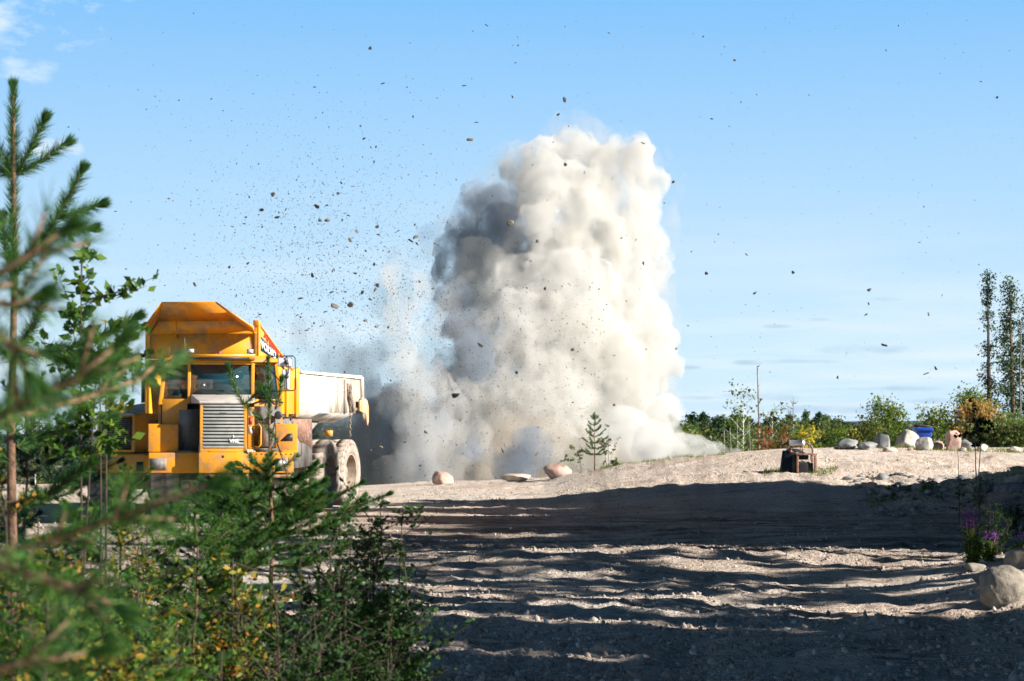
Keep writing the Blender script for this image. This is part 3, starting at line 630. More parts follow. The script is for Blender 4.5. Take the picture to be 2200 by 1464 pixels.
for s in (-1, 1):
    b = MB(); xa, xb, xc = cxm + s * (ww + .065), cxm + s * 1.28, cxm + s * 1.18; lo_ = C(857)
    b.hexa([(xa, cy0 + .04, lo_), (xb, cy0 + .22, lo_), (xb, cy0 + .23, lo_), (xa, cy0 + .05, lo_)], [(xa, cy0 + .09, zw1), (xc, cy0 + .27, zw1), (xc, cy0 + .28, zw1), (xa, cy0 + .10, zw1)])
    b.build('quarter_window', M['glass'], cab)
    b = MB(); xb, xc = cxm + s * 1.33, cxm + s * 1.235
    b.hexa([(xb - .005, cy0 + .34, cz0 + .1), (xb + .005, cy0 + .34, cz0 + .1), (xb + .005, cy0 + 1.44, cz0 + .1), (xb - .005, cy0 + 1.44, cz0 + .1)], [(xc - .005, cy0 + .34, cz1), (xc + .005, cy0 + .34, cz1), (xc + .005, cy0 + 1.44, cz1), (xc - .005, cy0 + 1.44, cz1)])
    b.build('side_window', M['glass'], cab)
b = MB(); b.box(cxm - 1.27, cxm + 1.27, cy0 + .02, cy0 + 1.66, cz1, cz1 + .09, .04, .04); b.box(cxm - 1.15, cxm + 1.15, cy0 + .15, cy0 + 1.5, cz1 + .09, cz1 + .15, .06, .06)
roof = b.build('cab_roof', M['amber'], cab, bevel=.015)
b = MB(); b.hexa([(cxm - .78, cy0 - .22, C(770)), (cxm + .74, cy0 - .22, C(768)), (cxm + .74, cy0 + .1, C(776)), (cxm - .78, cy0 + .1, C(776))], [(cxm - .78, cy0 - .24, C(764)), (cxm + .74, cy0 - .24, C(762)), (cxm + .74, cy0 + .1, C(771)), (cxm - .78, cy0 + .1, C(771))])
vis = b.build('sun_visor', M['amber'], cab)
b = MB(); b.tube([(cxm - .75, cy0 - .2, C(772)), (cxm + .62, cy0 - .2, C(771))], .028, 8); b.build('wiper_rail', M['black'], vis)
for x in (cxm - .66, cxm + .63):
    b = MB(); b.box(x - .075, x + .075, cy0 - .26, cy0 - .16, C(761), C(751.5)); lo_ = b.build('work_lamp', M['black'], vis, bevel=.012)
    b = MB(); b.box(x - .062, x + .062, cy0 - .268, cy0 - .258, C(759.8), C(752.5)); b.build('lens', M['lamp'], lo_)
b = MB(); b.lathe([(C(764), .045), (C(760), .045), (C(757), .03), (C(756.5), .001)], (cxm - .04, cy0 - .1, 0), 'z', 14, closed=False); b.build('beacon', M['red_beacon'], vis)
b = MB(); b.tube([(cxm - .78, cy0, C(775)), (cxm - .8, cy0 + .02, C(728))], .006, 5); b.build('antenna', M['chain'], cab)
b = MB(); b.tube([(cxm - 1.12, cy0 + .3, C(775)), (cxm - 1.13, cy0 + .3, C(748))], .006, 5); b.build('antenna', M['chain'], cab)
b = MB(); b.tube([(cxm - ww + .05, cy0 - .02, zw0 - .0), (cxm - .2, cy0 - .02, zw0 + .02), (cxm + .1, cy0 - .02, zw0 + .06)], .01, 5); b.tube([(cxm - ww + .02, cy0 - .0, zw0 + .04), (cxm - ww + .10, cy0 - .02, zw0 + .28)], .008, 5); b.build('wiper', M['black'], cab)
# interior
b = MB(); b.box(cxm - 1.15, cxm + 1.15, cy0 + .2, cy0 + .5, cz0 - .5, cz0 + .1); b.box(cxm - 1.2, cxm + 1.2, cy0 + .2, cy0 + 1.55, cz0 - .6, cz0 - .5); b.build('dashboard', M['black'], cab)
b = MB(); b.box(-.25, .25, cy0 + .85, cy0 + 1.0, cz0 - .2, cz0 + .62, .05, .02); b.box(-.27, .27, cy0 + .5, cy0 + .98, cz0 - .3, cz0 - .1); b.box(-.13, .13, cy0 + .9, cy0 + .98, cz0 + .62, cz0 + .8); b.build('seat', M['black'], cab, bevel=.03)
b = MB(); b.tube([(.0 + .22 * math.cos(t), cy0 + .42 + .08 * math.sin(t), cz0 + .25 + .19 * math.sin(t)) for t in np.linspace(0, 2 * math.pi, 22)], .016, 6); b.build('steering_wheel', M['black'], cab)
b = MB(); b.prism([(-.14, cy0 + .26, cz0 + .1), (.20, cy0 + .26, cz0 + .1), (.12, cy0 + .3, cz0 + .2), (.03, cy0 + .3, cz0 + .29), (-.06, cy0 + .3, cz0 + .2)], (0, .1, 0)); b.build('blue_cloth', M['cloth'], cab)
# mirrors
def mirror_bracket(s, full):
    x = lambda u: ((u - 1100) / FPX * 43.9 - hx)
    b = MB(); y = cy0 - .25; f = (lambda u: (x(u) - .06)) if s > 0 else (lambda u: x(u))
    if s > 0:
        pts = [(f(595), cy0 + .15, C(770)), (f(612), y + .1, C(766)), (f(650), y, C(766)), (f(655), y, C(770)), (f(656.5), y, C(835)), (f(652), y, C(840)), (f(600), cy0 + .2, C(841))]
        b.tube(pts, .013, 8); b.tube([(f(585), cy0 + .1, C(773)), (f(630), y + .1, C(828)), (f(640), y + .02, C(838))], .013, 8); b.tube([(f(636), y, C(767)), (f(640), y, C(780)), (f(641), y, C(800)), (f(637), y, C(815)), (f(637), y, C(838))], .012, 8)
        o = b.build('mirror_bracket', M['black'], haul, smooth=True)
        def mir(u0, u1, v0, v1):
            mm = MB(); mm.box(f(u0), f(u1), y + .03, y + .10, C(v1), C(v0)); h_ = mm.build('mirror_housing', M['bare_steel'], o, bevel=.03)
            mm = MB(); mm.box(f(u0) + .012, f(u1) - .012, y + .022, y + .029, C(v1) + .012, C(v0) - .012); mm.build('mirror_glass', M['lamp'], o, bevel=.003)
        mir(618, 649, 769, 789); mir(627, 645.5, 794, 838)
        mm = MB(); mm.lathe([(0, .045), (.03, .05), (.05, .02)], (f(636), y - .03, C(780)), 'y', 14, closed=False); mm.build('mirror_clamp', M['black'], o); mm = MB(); mm.lathe([(0, .045), (.03, .05), (.05, .02)], (f(637), y - .03, C(810)), 'y', 14, closed=False); mm.build('mirror_clamp', M['black'], o)
    else:
        f = lambda u: x(u) + .02
        b.tube([(f(288), y, C(845)), (f(288.5), y, C(780)), (f(292), y, C(776)), (f(320), y, C(776)), (f(350), cy0 + .1, C(774)), (f(378), cy0 + .2, C(773))], .014, 8); b.tube([(f(304.5), y, C(777)), (f(304.5), y, C(845))], .012, 8)
        o = b.build('mirror_bracket', M['bare_steel'], haul, smooth=True)
        mm = MB(); mm.box(f(295), f(322), y + .03, y + .11, C(801), C(779.5)); mm.build('mirror_housing', M['black'], o, bevel=.03)
mirror_bracket(1, True); mirror_bracket(-1, False)
# chassis, front wheels
b = MB(); b.box(-.5, .5, .3, 3.6, .62, 1.2); b.box(-.45, .45, 1.0, 3.2, 1.2, 2.6); b.build('chassis', M['bare_steel'], haul)
for s in (-1, 1):
    wheel(haul, Matrix.Translation((s * 1.22, 1.35, .87)), side=s)
# --- rear unit: frame of its own heading, baked into the truck's space
PSI = R(13)
Wd = Matrix.Translation((-7.22 - 0.0, 46.33, TZ)) @ Matrix.Rotation(-PSI, 4, 'Z')
Wt = Matrix.Translation((hx, hy, TZ)) @ Matrix.Rotation(R(9), 4, 'Z')
RU = Wt.inverted() @ Wd
def rb(): q = MB(); q.M = RU; return q
z_ = lambda v, Y=46.0: CAMZ + (HOR - v) / FPX * Y - TZ
BW = 1.36
zt0 = z_(692); zmid = z_(715)
# front plate (headboard), leaning spill guard with ribs
b = rb(); b.prism([(-BW, 0, z_(778)), (-.95, 0, z_(815)), (.95, 0, z_(815)), (BW, 0, z_(778)), (BW, 0, zmid), (-BW, 0, zmid)], (0, .07, 0))
hb = b.build('headboard', M['orange'], haul)
b = rb(); b.prism([(-.5, -.02, z_(757)), (-.2, -.02, z_(741)), (.15, -.02, z_(732)), (.42, -.02, z_(729)), (.62, -.02, z_(733)), (.75, -.02, z_(757))], (0, .018, 0)) if False else None
zg = 5.10 - TZ; TW = .66; LN = .85
def plate(bq, P, th=.035):
    P = [np.array(p, float) for p in P]; n = np.cross(P[1] - P[0], P[2] - P[0]); n /= np.linalg.norm(n); bq.prism(P, n * th)
b = rb(); plate(b, [(-BW + .14, -.10, zmid + .33), (BW - .14, -.10, zmid + .33), (TW, -LN, zg), (-TW, -LN, zg)]) if False else None
b = rb()
plate(b, [(-1.02, -.16, zmid + .30), (1.02, -.16, zmid + .30), (TW, -LN, zg), (-TW, -LN, zg)])           # top sheet
plate(b, [(-BW + .06, 0, zmid), (BW - .06, 0, zmid), (1.02, -.16, zmid + .30), (-1.02, -.16, zmid + .30)])  # lower leaning sheet
plate(b, [(BW - .06, 0, zmid), (BW + .0, -.28, zmid + .13), (TW, -LN, zg), (1.02, -.16, zmid + .30)])
plate(b, [(-1.02, -.16, zmid + .30), (-TW, -LN, zg), (-BW - .0, -.28, zmid + .13), (-BW + .06, 0, zmid)])
sg = b.build('spill_guard', M['orange'], hb)
for x in (-.62, .48):
    b = rb(); b.prism([(x, 0, zmid - .12), (x, -.03, zmid), (x * .98, -.26, zmid + .34), (x * .8, -LN + .05, zg - .02), (x * .9, -.16, zmid + .30), (x, .0, zmid)], (.03, 0, 0)); b.build('rib', M['orange'], sg)
b = rb(); b.tube([(-BW, -.01, zmid), (BW, -.01, zmid)], .016, 6); b.build('seam', M['orange'], hb)
# yellow front part of the side with its sloping top; cross rib
ys_ = lambda y: None
zsl = lambda y: zt0 - .425 * y
for s in (-1, 1):
    x = s * BW; b = rb()
    b.prism([(x - s * .07, -.02, 2.42), (x - s * .07, -.02, zt0), (x - s * .07, 2.45, zsl(2.45)), (x - s * .07, 3.0, 3.58), (x - s * .07, 3.0, 2.42)], (s * .07, 0, 0))
    sidep = b.build('body_front_side', M['amber'], haul, bevel=.006)
for s in (-1, 1):
    x = s * BW; b = rb()
    b.hexa([(x - .09, -.03, zt0 - .1), (x + .045, -.03, zt0 - .1), (x + .045, .14, zt0 - .1), (x - .09, .14, zt0 - .1)], [(x - .09, -.05, zt0 + .04), (x + .045, -.05, zt0 + .04), (x + .045, .16, zt0 - .0), (x - .09, .16, zt0 - .0)])
    b.prism([(x, -.02, 2.42), (x, .10, 2.42), (x, .10, zt0 - .1), (x, -.02, zt0 - .1)], (s * .05, 0, 0))
    b.prism([(x, 1.9, 2.35), (x, 2.02, 2.35), (x, 2.02, 3.2), (x, 1.9, 3.2)], (s * .06, 0, 0)); b.prism([(x, 2.6, 2.35), (x, 2.72, 2.35), (x, 2.72, 3.3), (x, 2.6, 3.3)], (s * .06, 0, 0))
    b.hexa([(x - .07, 0, zsl(0) - .02), (x + .03, 0, zsl(0) - .02), (x + .03, 2.45, zsl(2.45) - .02), (x - .07, 2.45, zsl(2.45) - .02)], [(x - .07, 0, zsl(0) + .02), (x + .03, 0, zsl(0) + .02), (x + .03, 2.45, zsl(2.45) + .02), (x - .07, 2.45, zsl(2.45) + .02)])
    b.build('side_rib', M['orange'], sidep, bevel=.006)
xs_ = BW + .004
b = rb(); b.prism([(xs_, .15, 4.36 - TZ), (xs_, 1.46, 3.93 - TZ), (xs_, 1.38, 3.79 - TZ), (xs_, .15, 4.02 - TZ)], (.004, 0, 0)); b.prism([(xs_, 1.62, 3.88 - TZ), (xs_, 1.98, 3.77 - TZ), (xs_, 1.84, 3.60 - TZ), (xs_, 1.48, 3.72 - TZ)], (.004, 0, 0))
dec = b.build('nameplate', M['navy'], sidep)
def side_text(body, size, y, z, sl, m, parent, sx=1.0, bold=.008):
    A = Matrix(((0, 0, 1, xs_ + .008), (sx, 0, 0, y), (sl * sx, 1, 0, z), (0, 0, 0, 1)))
    return text_mesh(body, size, RU @ A, m, 'lettering', parent, extrude=.003, bold=bold)
side_text('VOLVO', .235, .22, 4.09 - TZ, -.24, M['white'], dec, 1.30)
side_text('A35C', .13, 1.60, 3.745 - TZ, -.30, M['white'], dec, .9, .004)
side_text('Artman Kone', .24, .42, 4.33 - TZ, -.405, M['red'], sidep, 1.36)
# white body
zt1 = 3.60 - TZ; zc0 = z_(887, 50.5); zc1 = z_(904, 49.5)
b = rb(); sec = [(-BW, zt1), (-BW, zc0), (-.86, zc1), (.86, zc1), (BW, zc0), (BW, zt1), (BW - .06, zt1), (BW - .06, zc0 + .02), (.83, zc1 + .06), (-.83, zc1 + .06), (-BW + .06, zc0 + .02), (-BW + .06, zt1)]
ya, yb_ = 3.003, 7.3
V = [(x, ya, z) for x, z in sec] + [(x, yb_, z - .03) for x, z in sec]; n = len(sec)
b.add(V, f4=[(i, (i + 1) % n, n + (i + 1) % n, n + i) for i in range(n)] + [(i, i + 1, 10 - i, 11 - i) for i in range(5)] + [(n + i, n + i + 1, n + 10 - i, n + 11 - i) for i in range(5)])
body = b.build('dump_body', M['white_body'], haul, rec=True)
b = rb()                                  # floor and belly of the front half, funnel below the chamfer
b.box(-.86, .86, .05, 3.0, zc1, zc1 + .06)
b.prism([(.9, 3.1, zc1 - .002), (.9, 5.9, zc1 - .002), (.9, 4.3, zc1 - .62), (.9, 3.6, zc1 - .66)], (-1.8, 0, 0))
b.build('body_belly', M['mud_body'], body)
for s in (-1, 1):
    b = rb(); x = s * BW; b.prism([(x, 3.0, zt1 - .04), (x, 8.0, zt1 - .06), (x, 8.0, zt1 + .04), (x, 3.0, zt1 + .02)], (s * .05, 0, 0))
    b.build('top_rail', M['white_body'], body, bevel=.01)
for s in (-1, 1):
    b = rb(); b.prism([(s * BW, 3.0, zt1 - .40), (s * BW, 6.7, zt1 - .41), (s * BW, 6.7, zt1 - .375), (s * BW, 3.0, zt1 - .365)], (s * .012, 0, 0)); b.build('seam', M['white_body'], body)
M['streaked'] = mat('mud_streaked_paint', [(.30, .22, .15), (.62, .54, .44), (.76, .71, .63)], 2.4, .8, bump=.3, bscale=20, stretch=(1, 2.2, .28), lo=.36, hi=.58)
for s in (-1, 1):
    b = rb(); x = s * (BW + .002); b.prism([(x, 5.3, zt1 - .03), (x, 6.48, zt1 - .04), (x, 6.48, zc0 + .01), (x, 5.3, zc0 + .01)], (s * .004, 0, 0)); b.build('muddy_side_panel', M['streaked'], body)
b = rb()                                  # rear end rising to the tail
for s in (-1, 1):
    x = s * BW; b.prism([(x - s * .06, 7.3, zt1 - .03), (x - s * .06, 8.05, zt1 - .05), (x - s * .06, 8.05, zt1 - .62), (x - s * .06, 8.3, zt1 - .75), (x - s * .06, 8.2, zc0 + .02), (x - s * .06, 7.3, zc0)], (s * .06, 0, 0))
b.hexa([(-BW + .05, 7.3, zc0 - .05), (BW - .05, 7.3, zc0 - .05), (BW - .05, 8.15, zc0 + .05), (-BW + .05, 8.15, zc0 + .05)], [(-BW + .05, 7.3, zc0 + .02), (BW - .05, 7.3, zc0 + .02), (BW - .05, 8.15, zc0 + .12), (-BW + .05, 8.15, zc0 + .12)])
for s in (-1, 1):
    x = s * BW; b.prism([(x, 6.5, zt1 - .1), (x, 6.62, zt1 - .1), (x, 6.62, zc0), (x, 6.5, zc0)], (s * .07, 0, 0)); b.prism([(x, 7.95, zt1), (x, 8.08, zt1), (x, 8.14, zt1 - .75), (x, 8.0, zt1 - .75)], (s * .07, 0, 0))
tail = b.build('tail_section', M['mud_body'], body)
for s in (-1, 1):                         # the arms that swing the tailgate
    b = rb(); x = s * (BW + .075); b.tube([(x, 6.75, zt1 - .35), (x, 7.1, zt1 - .9), (x, 7.35, zc0 + .12)], [.07, .06, .05], 8); b.prism([(x, 6.55, zt1 - .2), (x, 6.85, zt1 - .2), (x, 6.9, zt1 - .5), (x, 6.6, zt1 - .6)], (s * .04, 0, 0))
    b.build('tailgate_arm', M['chain'], body)
b = rb()
for s in (-1, 1):
    x = s * (BW + .08); b.prism([(x, 7.55, zt1 - .62), (x, 8.22, zt1 - .62), (x, 8.36, zt1 - .8), (x, 8.36, zt1 - 1.2), (x, 8.26, zt1 - 1.32), (x, 8.1, zt1 - 1.0), (x, 7.55, zt1 - .92)], (s * .05, 0, 0))
b.box(-BW, BW, 8.2, 8.3, zt1 - .9, zt1 - .62)
M['faded'] = mat('faded_dusty_orange', [(.58, .30, .13), (.66, .42, .24)], 3, .7, bump=.2, dirt=((.50, .40, .30), 3, .45, .7))
tg = b.build('tailgate', M['faded'], haul, bevel=.01)
for s in (-1, 1):
    b = rb(); x = s * (BW + .06); b.prism([(x, 7.85, zc0 + .45), (x, 8.2, zc0 + .4), (x, 8.26, zc0 + .05), (x, 8.05, zc0 - .18), (x, 7.9, zc0 - .05)], (s * .05, 0, 0))
    b.build('tail_hook', M['mud_body'], tg)
b = rb()                                  # chain hanging from the arm to the axle
xc = BW + .16; k = 0; z0 = zt1 - .3
yk = 6.62
zz_ = zt1 - .32
while zz_ > 1.85:
    a = R(90) * (k % 2)
    pts = [(xc + .028 * math.cos(t) * math.cos(a), yk + .028 * math.cos(t) * math.sin(a) + .0 * k, zz_ + .05 * math.sin(t)) for t in np.linspace(0, 2 * math.pi, 9)]
    b.tube(pts, .012, 5, cap=False); zz_ -= .078; k += 1; yk -= .003
b.build('chain', M['chain'], haul)
# mud guard slab behind the front wheel and frame beneath the body
zz0, zz1 = z_(1008, 48.5), z_(900, 48.5)
for s in (-1, 1):
    b = rb()
    b.prism([(s * (BW - .12), 2.55, zz0), (s * (BW - .12), 2.55, zz1), (s * (BW - .12), 4.3, zz1), (s * (BW - .12), 4.35, zz0 + .05)], (-s * .06, 0, 0))
    b.prism([(s * (BW - .13), 2.5, zz0), (s * (BW - .13), 2.56, zz0), (s * (BW - .13), 2.56, zz1), (s * (BW - .13), 2.5, zz1)], (-s * .7, 0, 0))
    mg = b.build('mudguard', M['bare_steel'], haul)
b = rb(); x = BW - .118; b.prism([(x, 2.75, zz1 - .0), (x, 4.2, zz1), (x, 4.25, zz1 - .75), (x, 3.9, zz1 - .62), (x, 3.4, zz1 - .58), (x, 2.9, zz1 - .30)], (.006, 0, 0)); b.build('mud_crust', M['rust'], mg)
b = rb(); b.box(-.45, .45, .4, 8.1, 1.05, 1.65); b.box(-1.0, 1.0, 4.9, 5.3, .95, 1.2); b.box(-1.0, 1.0, 6.65, 7.05, .95, 1.2); b.box(-.3, .3, -1.2, .5, .9, 1.3); b.build('rear_frame', M['mud_body'], haul)
b = rb(); b.box(1.0, 1.2, 6.0, 6.12, z_(938, 51.5), z_(925, 51.5)); b.build('reflector_bracket', M['amber'], haul)
for y in (5.19, 6.93):
    for s in (-1, 1):
        wheel(haul, RU @ Matrix.Translation((s * 1.16, y, .87 + .05)), side=s)

# ------------------------------------------------------------------ wheel loader seen from behind
lx, ly = -9.55, 48.0
load = empty('wheel_loader', (lx, ly, TZ), R(-16))
tag(load, 'yellow wheel loader half hidden by foliage left of the dump truck, dark radiator grille', 'wheel loader')
zl = lambda v, Y=48.0: CAMZ + (HOR - v) / FPX * Y - TZ
b = MB(); z0, z1 = zl(972), zl(893)
b.hexa([(-.52, 0, z0), (.52, 0, z0), (.55, 3.0, z0), (-.55, 3.0, z0)], [(-.50, .04, z1), (.50, .04, z1), (.53, 3.0, z1 + .35), (-.53, 3.0, z1 + .35)])
lh = b.build('engine_hood', M['amber'], load, bevel=.02)
b = MB(); b.hexa([(-.53, -.02, z1), (.53, -.02, z1), (.58, 3.1, z1 + .36), (-.58, 3.1, z1 + .36)], [(-.50, .0, z1 + .05), (.50, .0, z1 + .05), (.52, 3.1, z1 + .42), (-.52, 3.1, z1 + .42)]); b.build('hood_top', M['dusty_hood'], lh, bevel=.02)
b = MB(); b.box(-.42, .42, -.02, .02, z0 + .06, z1 - .03); lg = b.build('grille', M['black'], lh)
b = MB()
for k in range(16): b.box(-.40, .40, -.04, -.021, z0 + .10 + k * .048, z0 + .10 + k * .048 + .018)
b.build('grille_slats', M['bare_steel'], lg)
b = MB(); b.prism([(.553, 1.55, z0 + .08), (.553, 2.25, z0 + .08), (.553, 2.25, z1 + .10), (.553, 1.55, z1 + .06)], (.012, 0, 0)); sgr = b.build('side_grille', M['black'], lh)
b = MB()
for k in range(14): b.prism([(.566, 1.6, z0 + .14 + k * .055), (.566, 2.2, z0 + .14 + k * .055), (.566, 2.2, z0 + .16 + k * .055), (.566, 1.6, z0 + .16 + k * .055)], (.012, 0, 0))
b.build('grille_slats', M['bare_steel'], sgr)
b = MB()
for k in range(5): b.prism([(.54, .7, z1 - .12 - k * .06), (.543, 1.3, z1 - .12 - k * .06), (.543, 1.3, z1 - .14 - k * .06), (.54, .7, z1 - .14 - k * .06)], (.012, 0, 0))
b.build('vent_slot', M['rust'], lh)
b = MB(); c0, c1 = zl(1016), zl(975)
b.prism([(-.84, -.10, c0), (-.84, -.10, c1), (-.6, -.18, c1), (.6, -.18, c1), (.84, -.1, c1), (.84, -.10, c0), (.6, -.18, c0), (-.6, -.18, c0)][0:1] + [(-.84, -.10, c1), (.84, -.10, c1), (.84, -.10, c0)], (0, 1.3, 0))
cw = b.build('counterweight', M['amber'], load, bevel=.05)
b = MB(); b.box(-.80, -.62, -.115, -.1, c0 + .04, c0 + .27); b.build('lamp_recess', M['black'], cw); b = MB(); b.box(.62, .80, -.115, -.1, c0 + .04, c0 + .27); b.build('lamp_recess', M['black'], cw)
b = MB(); b.lathe([(-.12, .03), (-.1, .03), (-.1, .001)], (-.05, 0, c1 - .1), 'y', 12, closed=False); b.build('tow_pin_hole', M['black'], cw)
b = MB(); b.box(.6, 1.35, 1.2, 3.0, zl(1012, 50), zl(977, 50)); b.build('fender', M['amber'], load, bevel=.03); b = MB(); b.box(-1.35, -.6, 1.2, 3.0, zl(1012, 50), zl(977, 50)); b.build('fender', M['amber'], load, bevel=.03)
# cab
q0, q1 = 3.05, 4.6; zr = zl(797, 51.0); zc = z1 + .2
b = MB()
for x in (-.80, .80):
    for y in (q0, q1 - .1): b.box(x - .05, x + .05, y, y + .1, 1.9, zr - .12)
b.box(-.85, .85, q0, q1, 1.6, 2.35); b.box(-.03, .03, q0, q0 + .06, zc, zr - .12)
lc = b.build('cab', M['black'], load)
b = MB(); b.box(-.80, .80, q0 + .02, q0 + .035, 2.35, zr - .14); b.box(-.80, .80, q1 - .05, q1 - .035, 2.35, zr - .14); b.box(-.81, -.795, q0 + .1, q1 - .1, 2.35, zr - .14); b.box(.795, .81, q0 + .1, q1 - .1, 2.35, zr - .14); b.build('window', M['teal_glass'], lc)
b = MB(); b.box(-1.0, 1.0, q0 - .3, q1 + .15, zr - .14, zr - .02, .03, .03); b.box(-.88, .88, q0 - .1, q1 - .1, zr - .22, zr - .14); rf = b.build('roof', M['rust'], lc, bevel=.02)
for x in (-.86, .86):
    b = MB(); b.lathe([(q0 - .42, .001), (q0 - .42, .09), (q0 - .36, .10), (q0 - .28, .04)], (x, 0, zr - .25), 'y', 16, closed=False); b.build('work_lamp', M['lamp'], lc, rec=True)
b = MB(); b.lathe([(zr - .02, .05), (zr + .07, .05), (zr + .1, .001)], (-.5, q0, 0), 'z', 12, closed=False); b.build('beacon', M['amber'], lc)
b = MB(); b.tube([(.3, 2.0, z1 + .3), (.3, 2.0, z1 + .9)], .05, 10); b.build('exhaust_pipe', M['black'], load)
for y in (1.9, 5.1):
    for s in (-1, 1): wheel(load, Matrix.Translation((s * 1.1, y, .80)), .80, .55, side=s)
b = MB(); b.box(-.5, .5, .6, 5.6, .6, 1.5); b.box(-.35, .35, 5.6, 7.0, .7, 1.3); b.build('chassis', M['bare_steel'], load)
b = MB(); b.prism([(-1.4, 7.0, .1), (-1.4, 8.0, .1), (-1.4, 7.7, 1.0), (-1.4, 7.0, 1.2)], (2.8, 0, 0)); b.build('bucket', M['bare_steel'], load)

#--PART3--
# ------------------------------------------------------------------ blast dust
def dust_mat(name, col, dens, noise=None, ani=.1, absorb=None):
    m = bpy.data.materials.new(name); m.use_nodes = True; t = m.node_tree; n = t.nodes; l = t.links; n.clear()
    o = n.new('ShaderNodeOutputMaterial'); v = n.new('ShaderNodeVolumePrincipled')
    v.inputs['Color'].default_value = (*col, 1); v.inputs['Density'].default_value = dens; v.inputs['Anisotropy'].default_value = ani
    if absorb: v.inputs['Absorption Color'].default_value = (*absorb, 1)
    if noise:
        sc, lo, hi, st = noise
        g_ = n.new('ShaderNodeNewGeometry'); mm = n.new('ShaderNodeMapping'); mm.inputs['Scale'].default_value = st; l.new(g_.outputs['Position'], mm.inputs[0])
        q = n.new('ShaderNodeTexNoise'); q.inputs['Scale'].default_value = sc; q.inputs['Detail'].default_value = 5; q.inputs['Roughness'].default_value = .62; l.new(mm.outputs[0], q.inputs['Vector'])
        r = n.new('ShaderNodeMapRange'); r.inputs[1].default_value = lo; r.inputs[2].default_value = hi; r.inputs[3].default_value = 0; r.inputs[4].default_value = dens; l.new(q.outputs['Fac'], r.inputs[0]); l.new(r.outputs[0], v.inputs['Density'])
    l.new(v.outputs[0], o.inputs['Volume']); return m
def cloud_mesh(name, blobs, Y0, m, vox=.4, d1=1.0, d2=.4, s1=2.6, s2=.9, label='', cat='dust cloud', d3=0):
    b = MB(); v0, f0 = ico(3); pm = FPX / Y0
    for (u, v, r, dy) in blobs:
        c = at(u, v, Y0 + dy); rr = r / pm
        b.add(v0 * rr * np.array([1, .95, 1]) + c, f3=f0)
    o = b.build(name, m)
    rm = o.modifiers.new('remesh', 'REMESH'); rm.mode = 'VOXEL'; rm.voxel_size = vox
    for k, (st, sz) in enumerate(((d1, s1), (d2, s2), (d3, .3))):
        if not st: continue
        tx = bpy.data.textures.new(name, 'CLOUDS'); tx.noise_scale = sz; tx.noise_depth = 3; tx.noise_basis = 'ORIGINAL_PERLIN'
        dm = o.modifiers.new('displace', 'DISPLACE'); dm.texture = tx; dm.strength = st; dm.mid_level = .5; dm.texture_coords = 'LOCAL'
    dg = bpy.context.evaluated_depsgraph_get(); me = bpy.data.meshes.new_from_object(o.evaluated_get(dg)); o.modifiers.clear(); o.data = me
    tag(o, label, cat, kind='stuff'); return o
PY = 96
main = [(1120, 535, 60, 1), (1230, 340, 68, 0), (1280, 345, 50, 0), (1165, 345, 52, -1), (1105, 345, 42, 1), (1075, 338, 24, 1), (1290, 340, 40, 2), (1345, 345, 56, 0), (1392, 385, 52, 1), (1400, 420, 30, 0), (1290, 400, 88, 0), (1190, 410, 80, -2), (1130, 400, 46, 2), (1345, 480, 92, 0), (1395, 530, 50, 1), (1410, 505, 36, 0), (1240, 510, 110, -1), (1165, 480, 50, -3), (1130, 620, 80, -3),
        (1370, 590, 66, 1), (1320, 610, 104, 0), (1385, 650, 48, 0), (1210, 670, 126, -3), (1340, 720, 100, 0), (1400, 745, 52, 0), (1430, 780, 28, 1), (1110, 700, 80, -5), (1280, 800, 134, -2), (1385, 820, 46, 1), (1130, 820, 110, -4), (1160, 900, 134, -4), (1330, 900, 104, 0), (1370, 905, 40, 1), (1030, 880, 80, -5),
        (1240, 990, 130, -2), (1080, 1000, 110, -4), (1340, 985, 56, 1), (1100, 1090, 150, 0), (1240, 1090, 140, 2)]
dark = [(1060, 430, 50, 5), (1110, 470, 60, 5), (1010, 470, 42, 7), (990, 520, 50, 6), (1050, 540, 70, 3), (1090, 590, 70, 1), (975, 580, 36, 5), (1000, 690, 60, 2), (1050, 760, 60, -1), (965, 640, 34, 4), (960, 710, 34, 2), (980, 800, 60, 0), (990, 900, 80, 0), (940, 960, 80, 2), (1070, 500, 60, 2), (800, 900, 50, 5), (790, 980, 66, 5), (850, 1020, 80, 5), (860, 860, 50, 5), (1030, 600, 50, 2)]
bulge = [(1020, 560, 40, -1), (1060, 580, 46, -2), (990, 600, 30, 0), (1040, 640, 40, -1)]
left = [(850, 600, 30, -11), (890, 620, 34, -11), (845, 700, 36, -11), (850, 780, 44, -11), (850, 860, 50, -11), (868, 585, 34, -12), (866, 630, 38, -12), (874, 690, 42, -13), (884, 760, 44, -13), (910, 830, 50, -13), (940, 900, 52, -13), (900, 960, 54, -12), (960, 990, 60, -12), (860, 1030, 54, -11), (930, 1080, 80, -11), (950, 820, 40, -11), (1000, 950, 50, -11)]
thick = dict(noise=(.85, .40, .60, (1, 1, .8)), ani=.0)
dark = dark + [(985, 470, 36, 7), (955, 530, 34, 6), (1020, 430, 36, 6), (945, 590, 26, 6), (1000, 690, 44, -5), (1020, 750, 46, -7), (985, 640, 30, -3), (1045, 800, 36, -8), (930, 930, 44, -10), (1010, 960, 40, -12), (900, 1010, 50, -10), (1140, 960, 36, -12), (1100, 1010, 40, -12), (830, 940, 44, -2), (1020, 420, 34, 7)]  # dark puffs placed to draw the shaded folds
cloud_mesh('dust_column', main + bulge, PY, dust_mat('thick_white_dust', (.83, .82, .79), 1.9, **thick), .25, 2.1, 1.15, 2.3, .65, 'tall billowing column of pale blast dust rising over the pit', d3=.45)
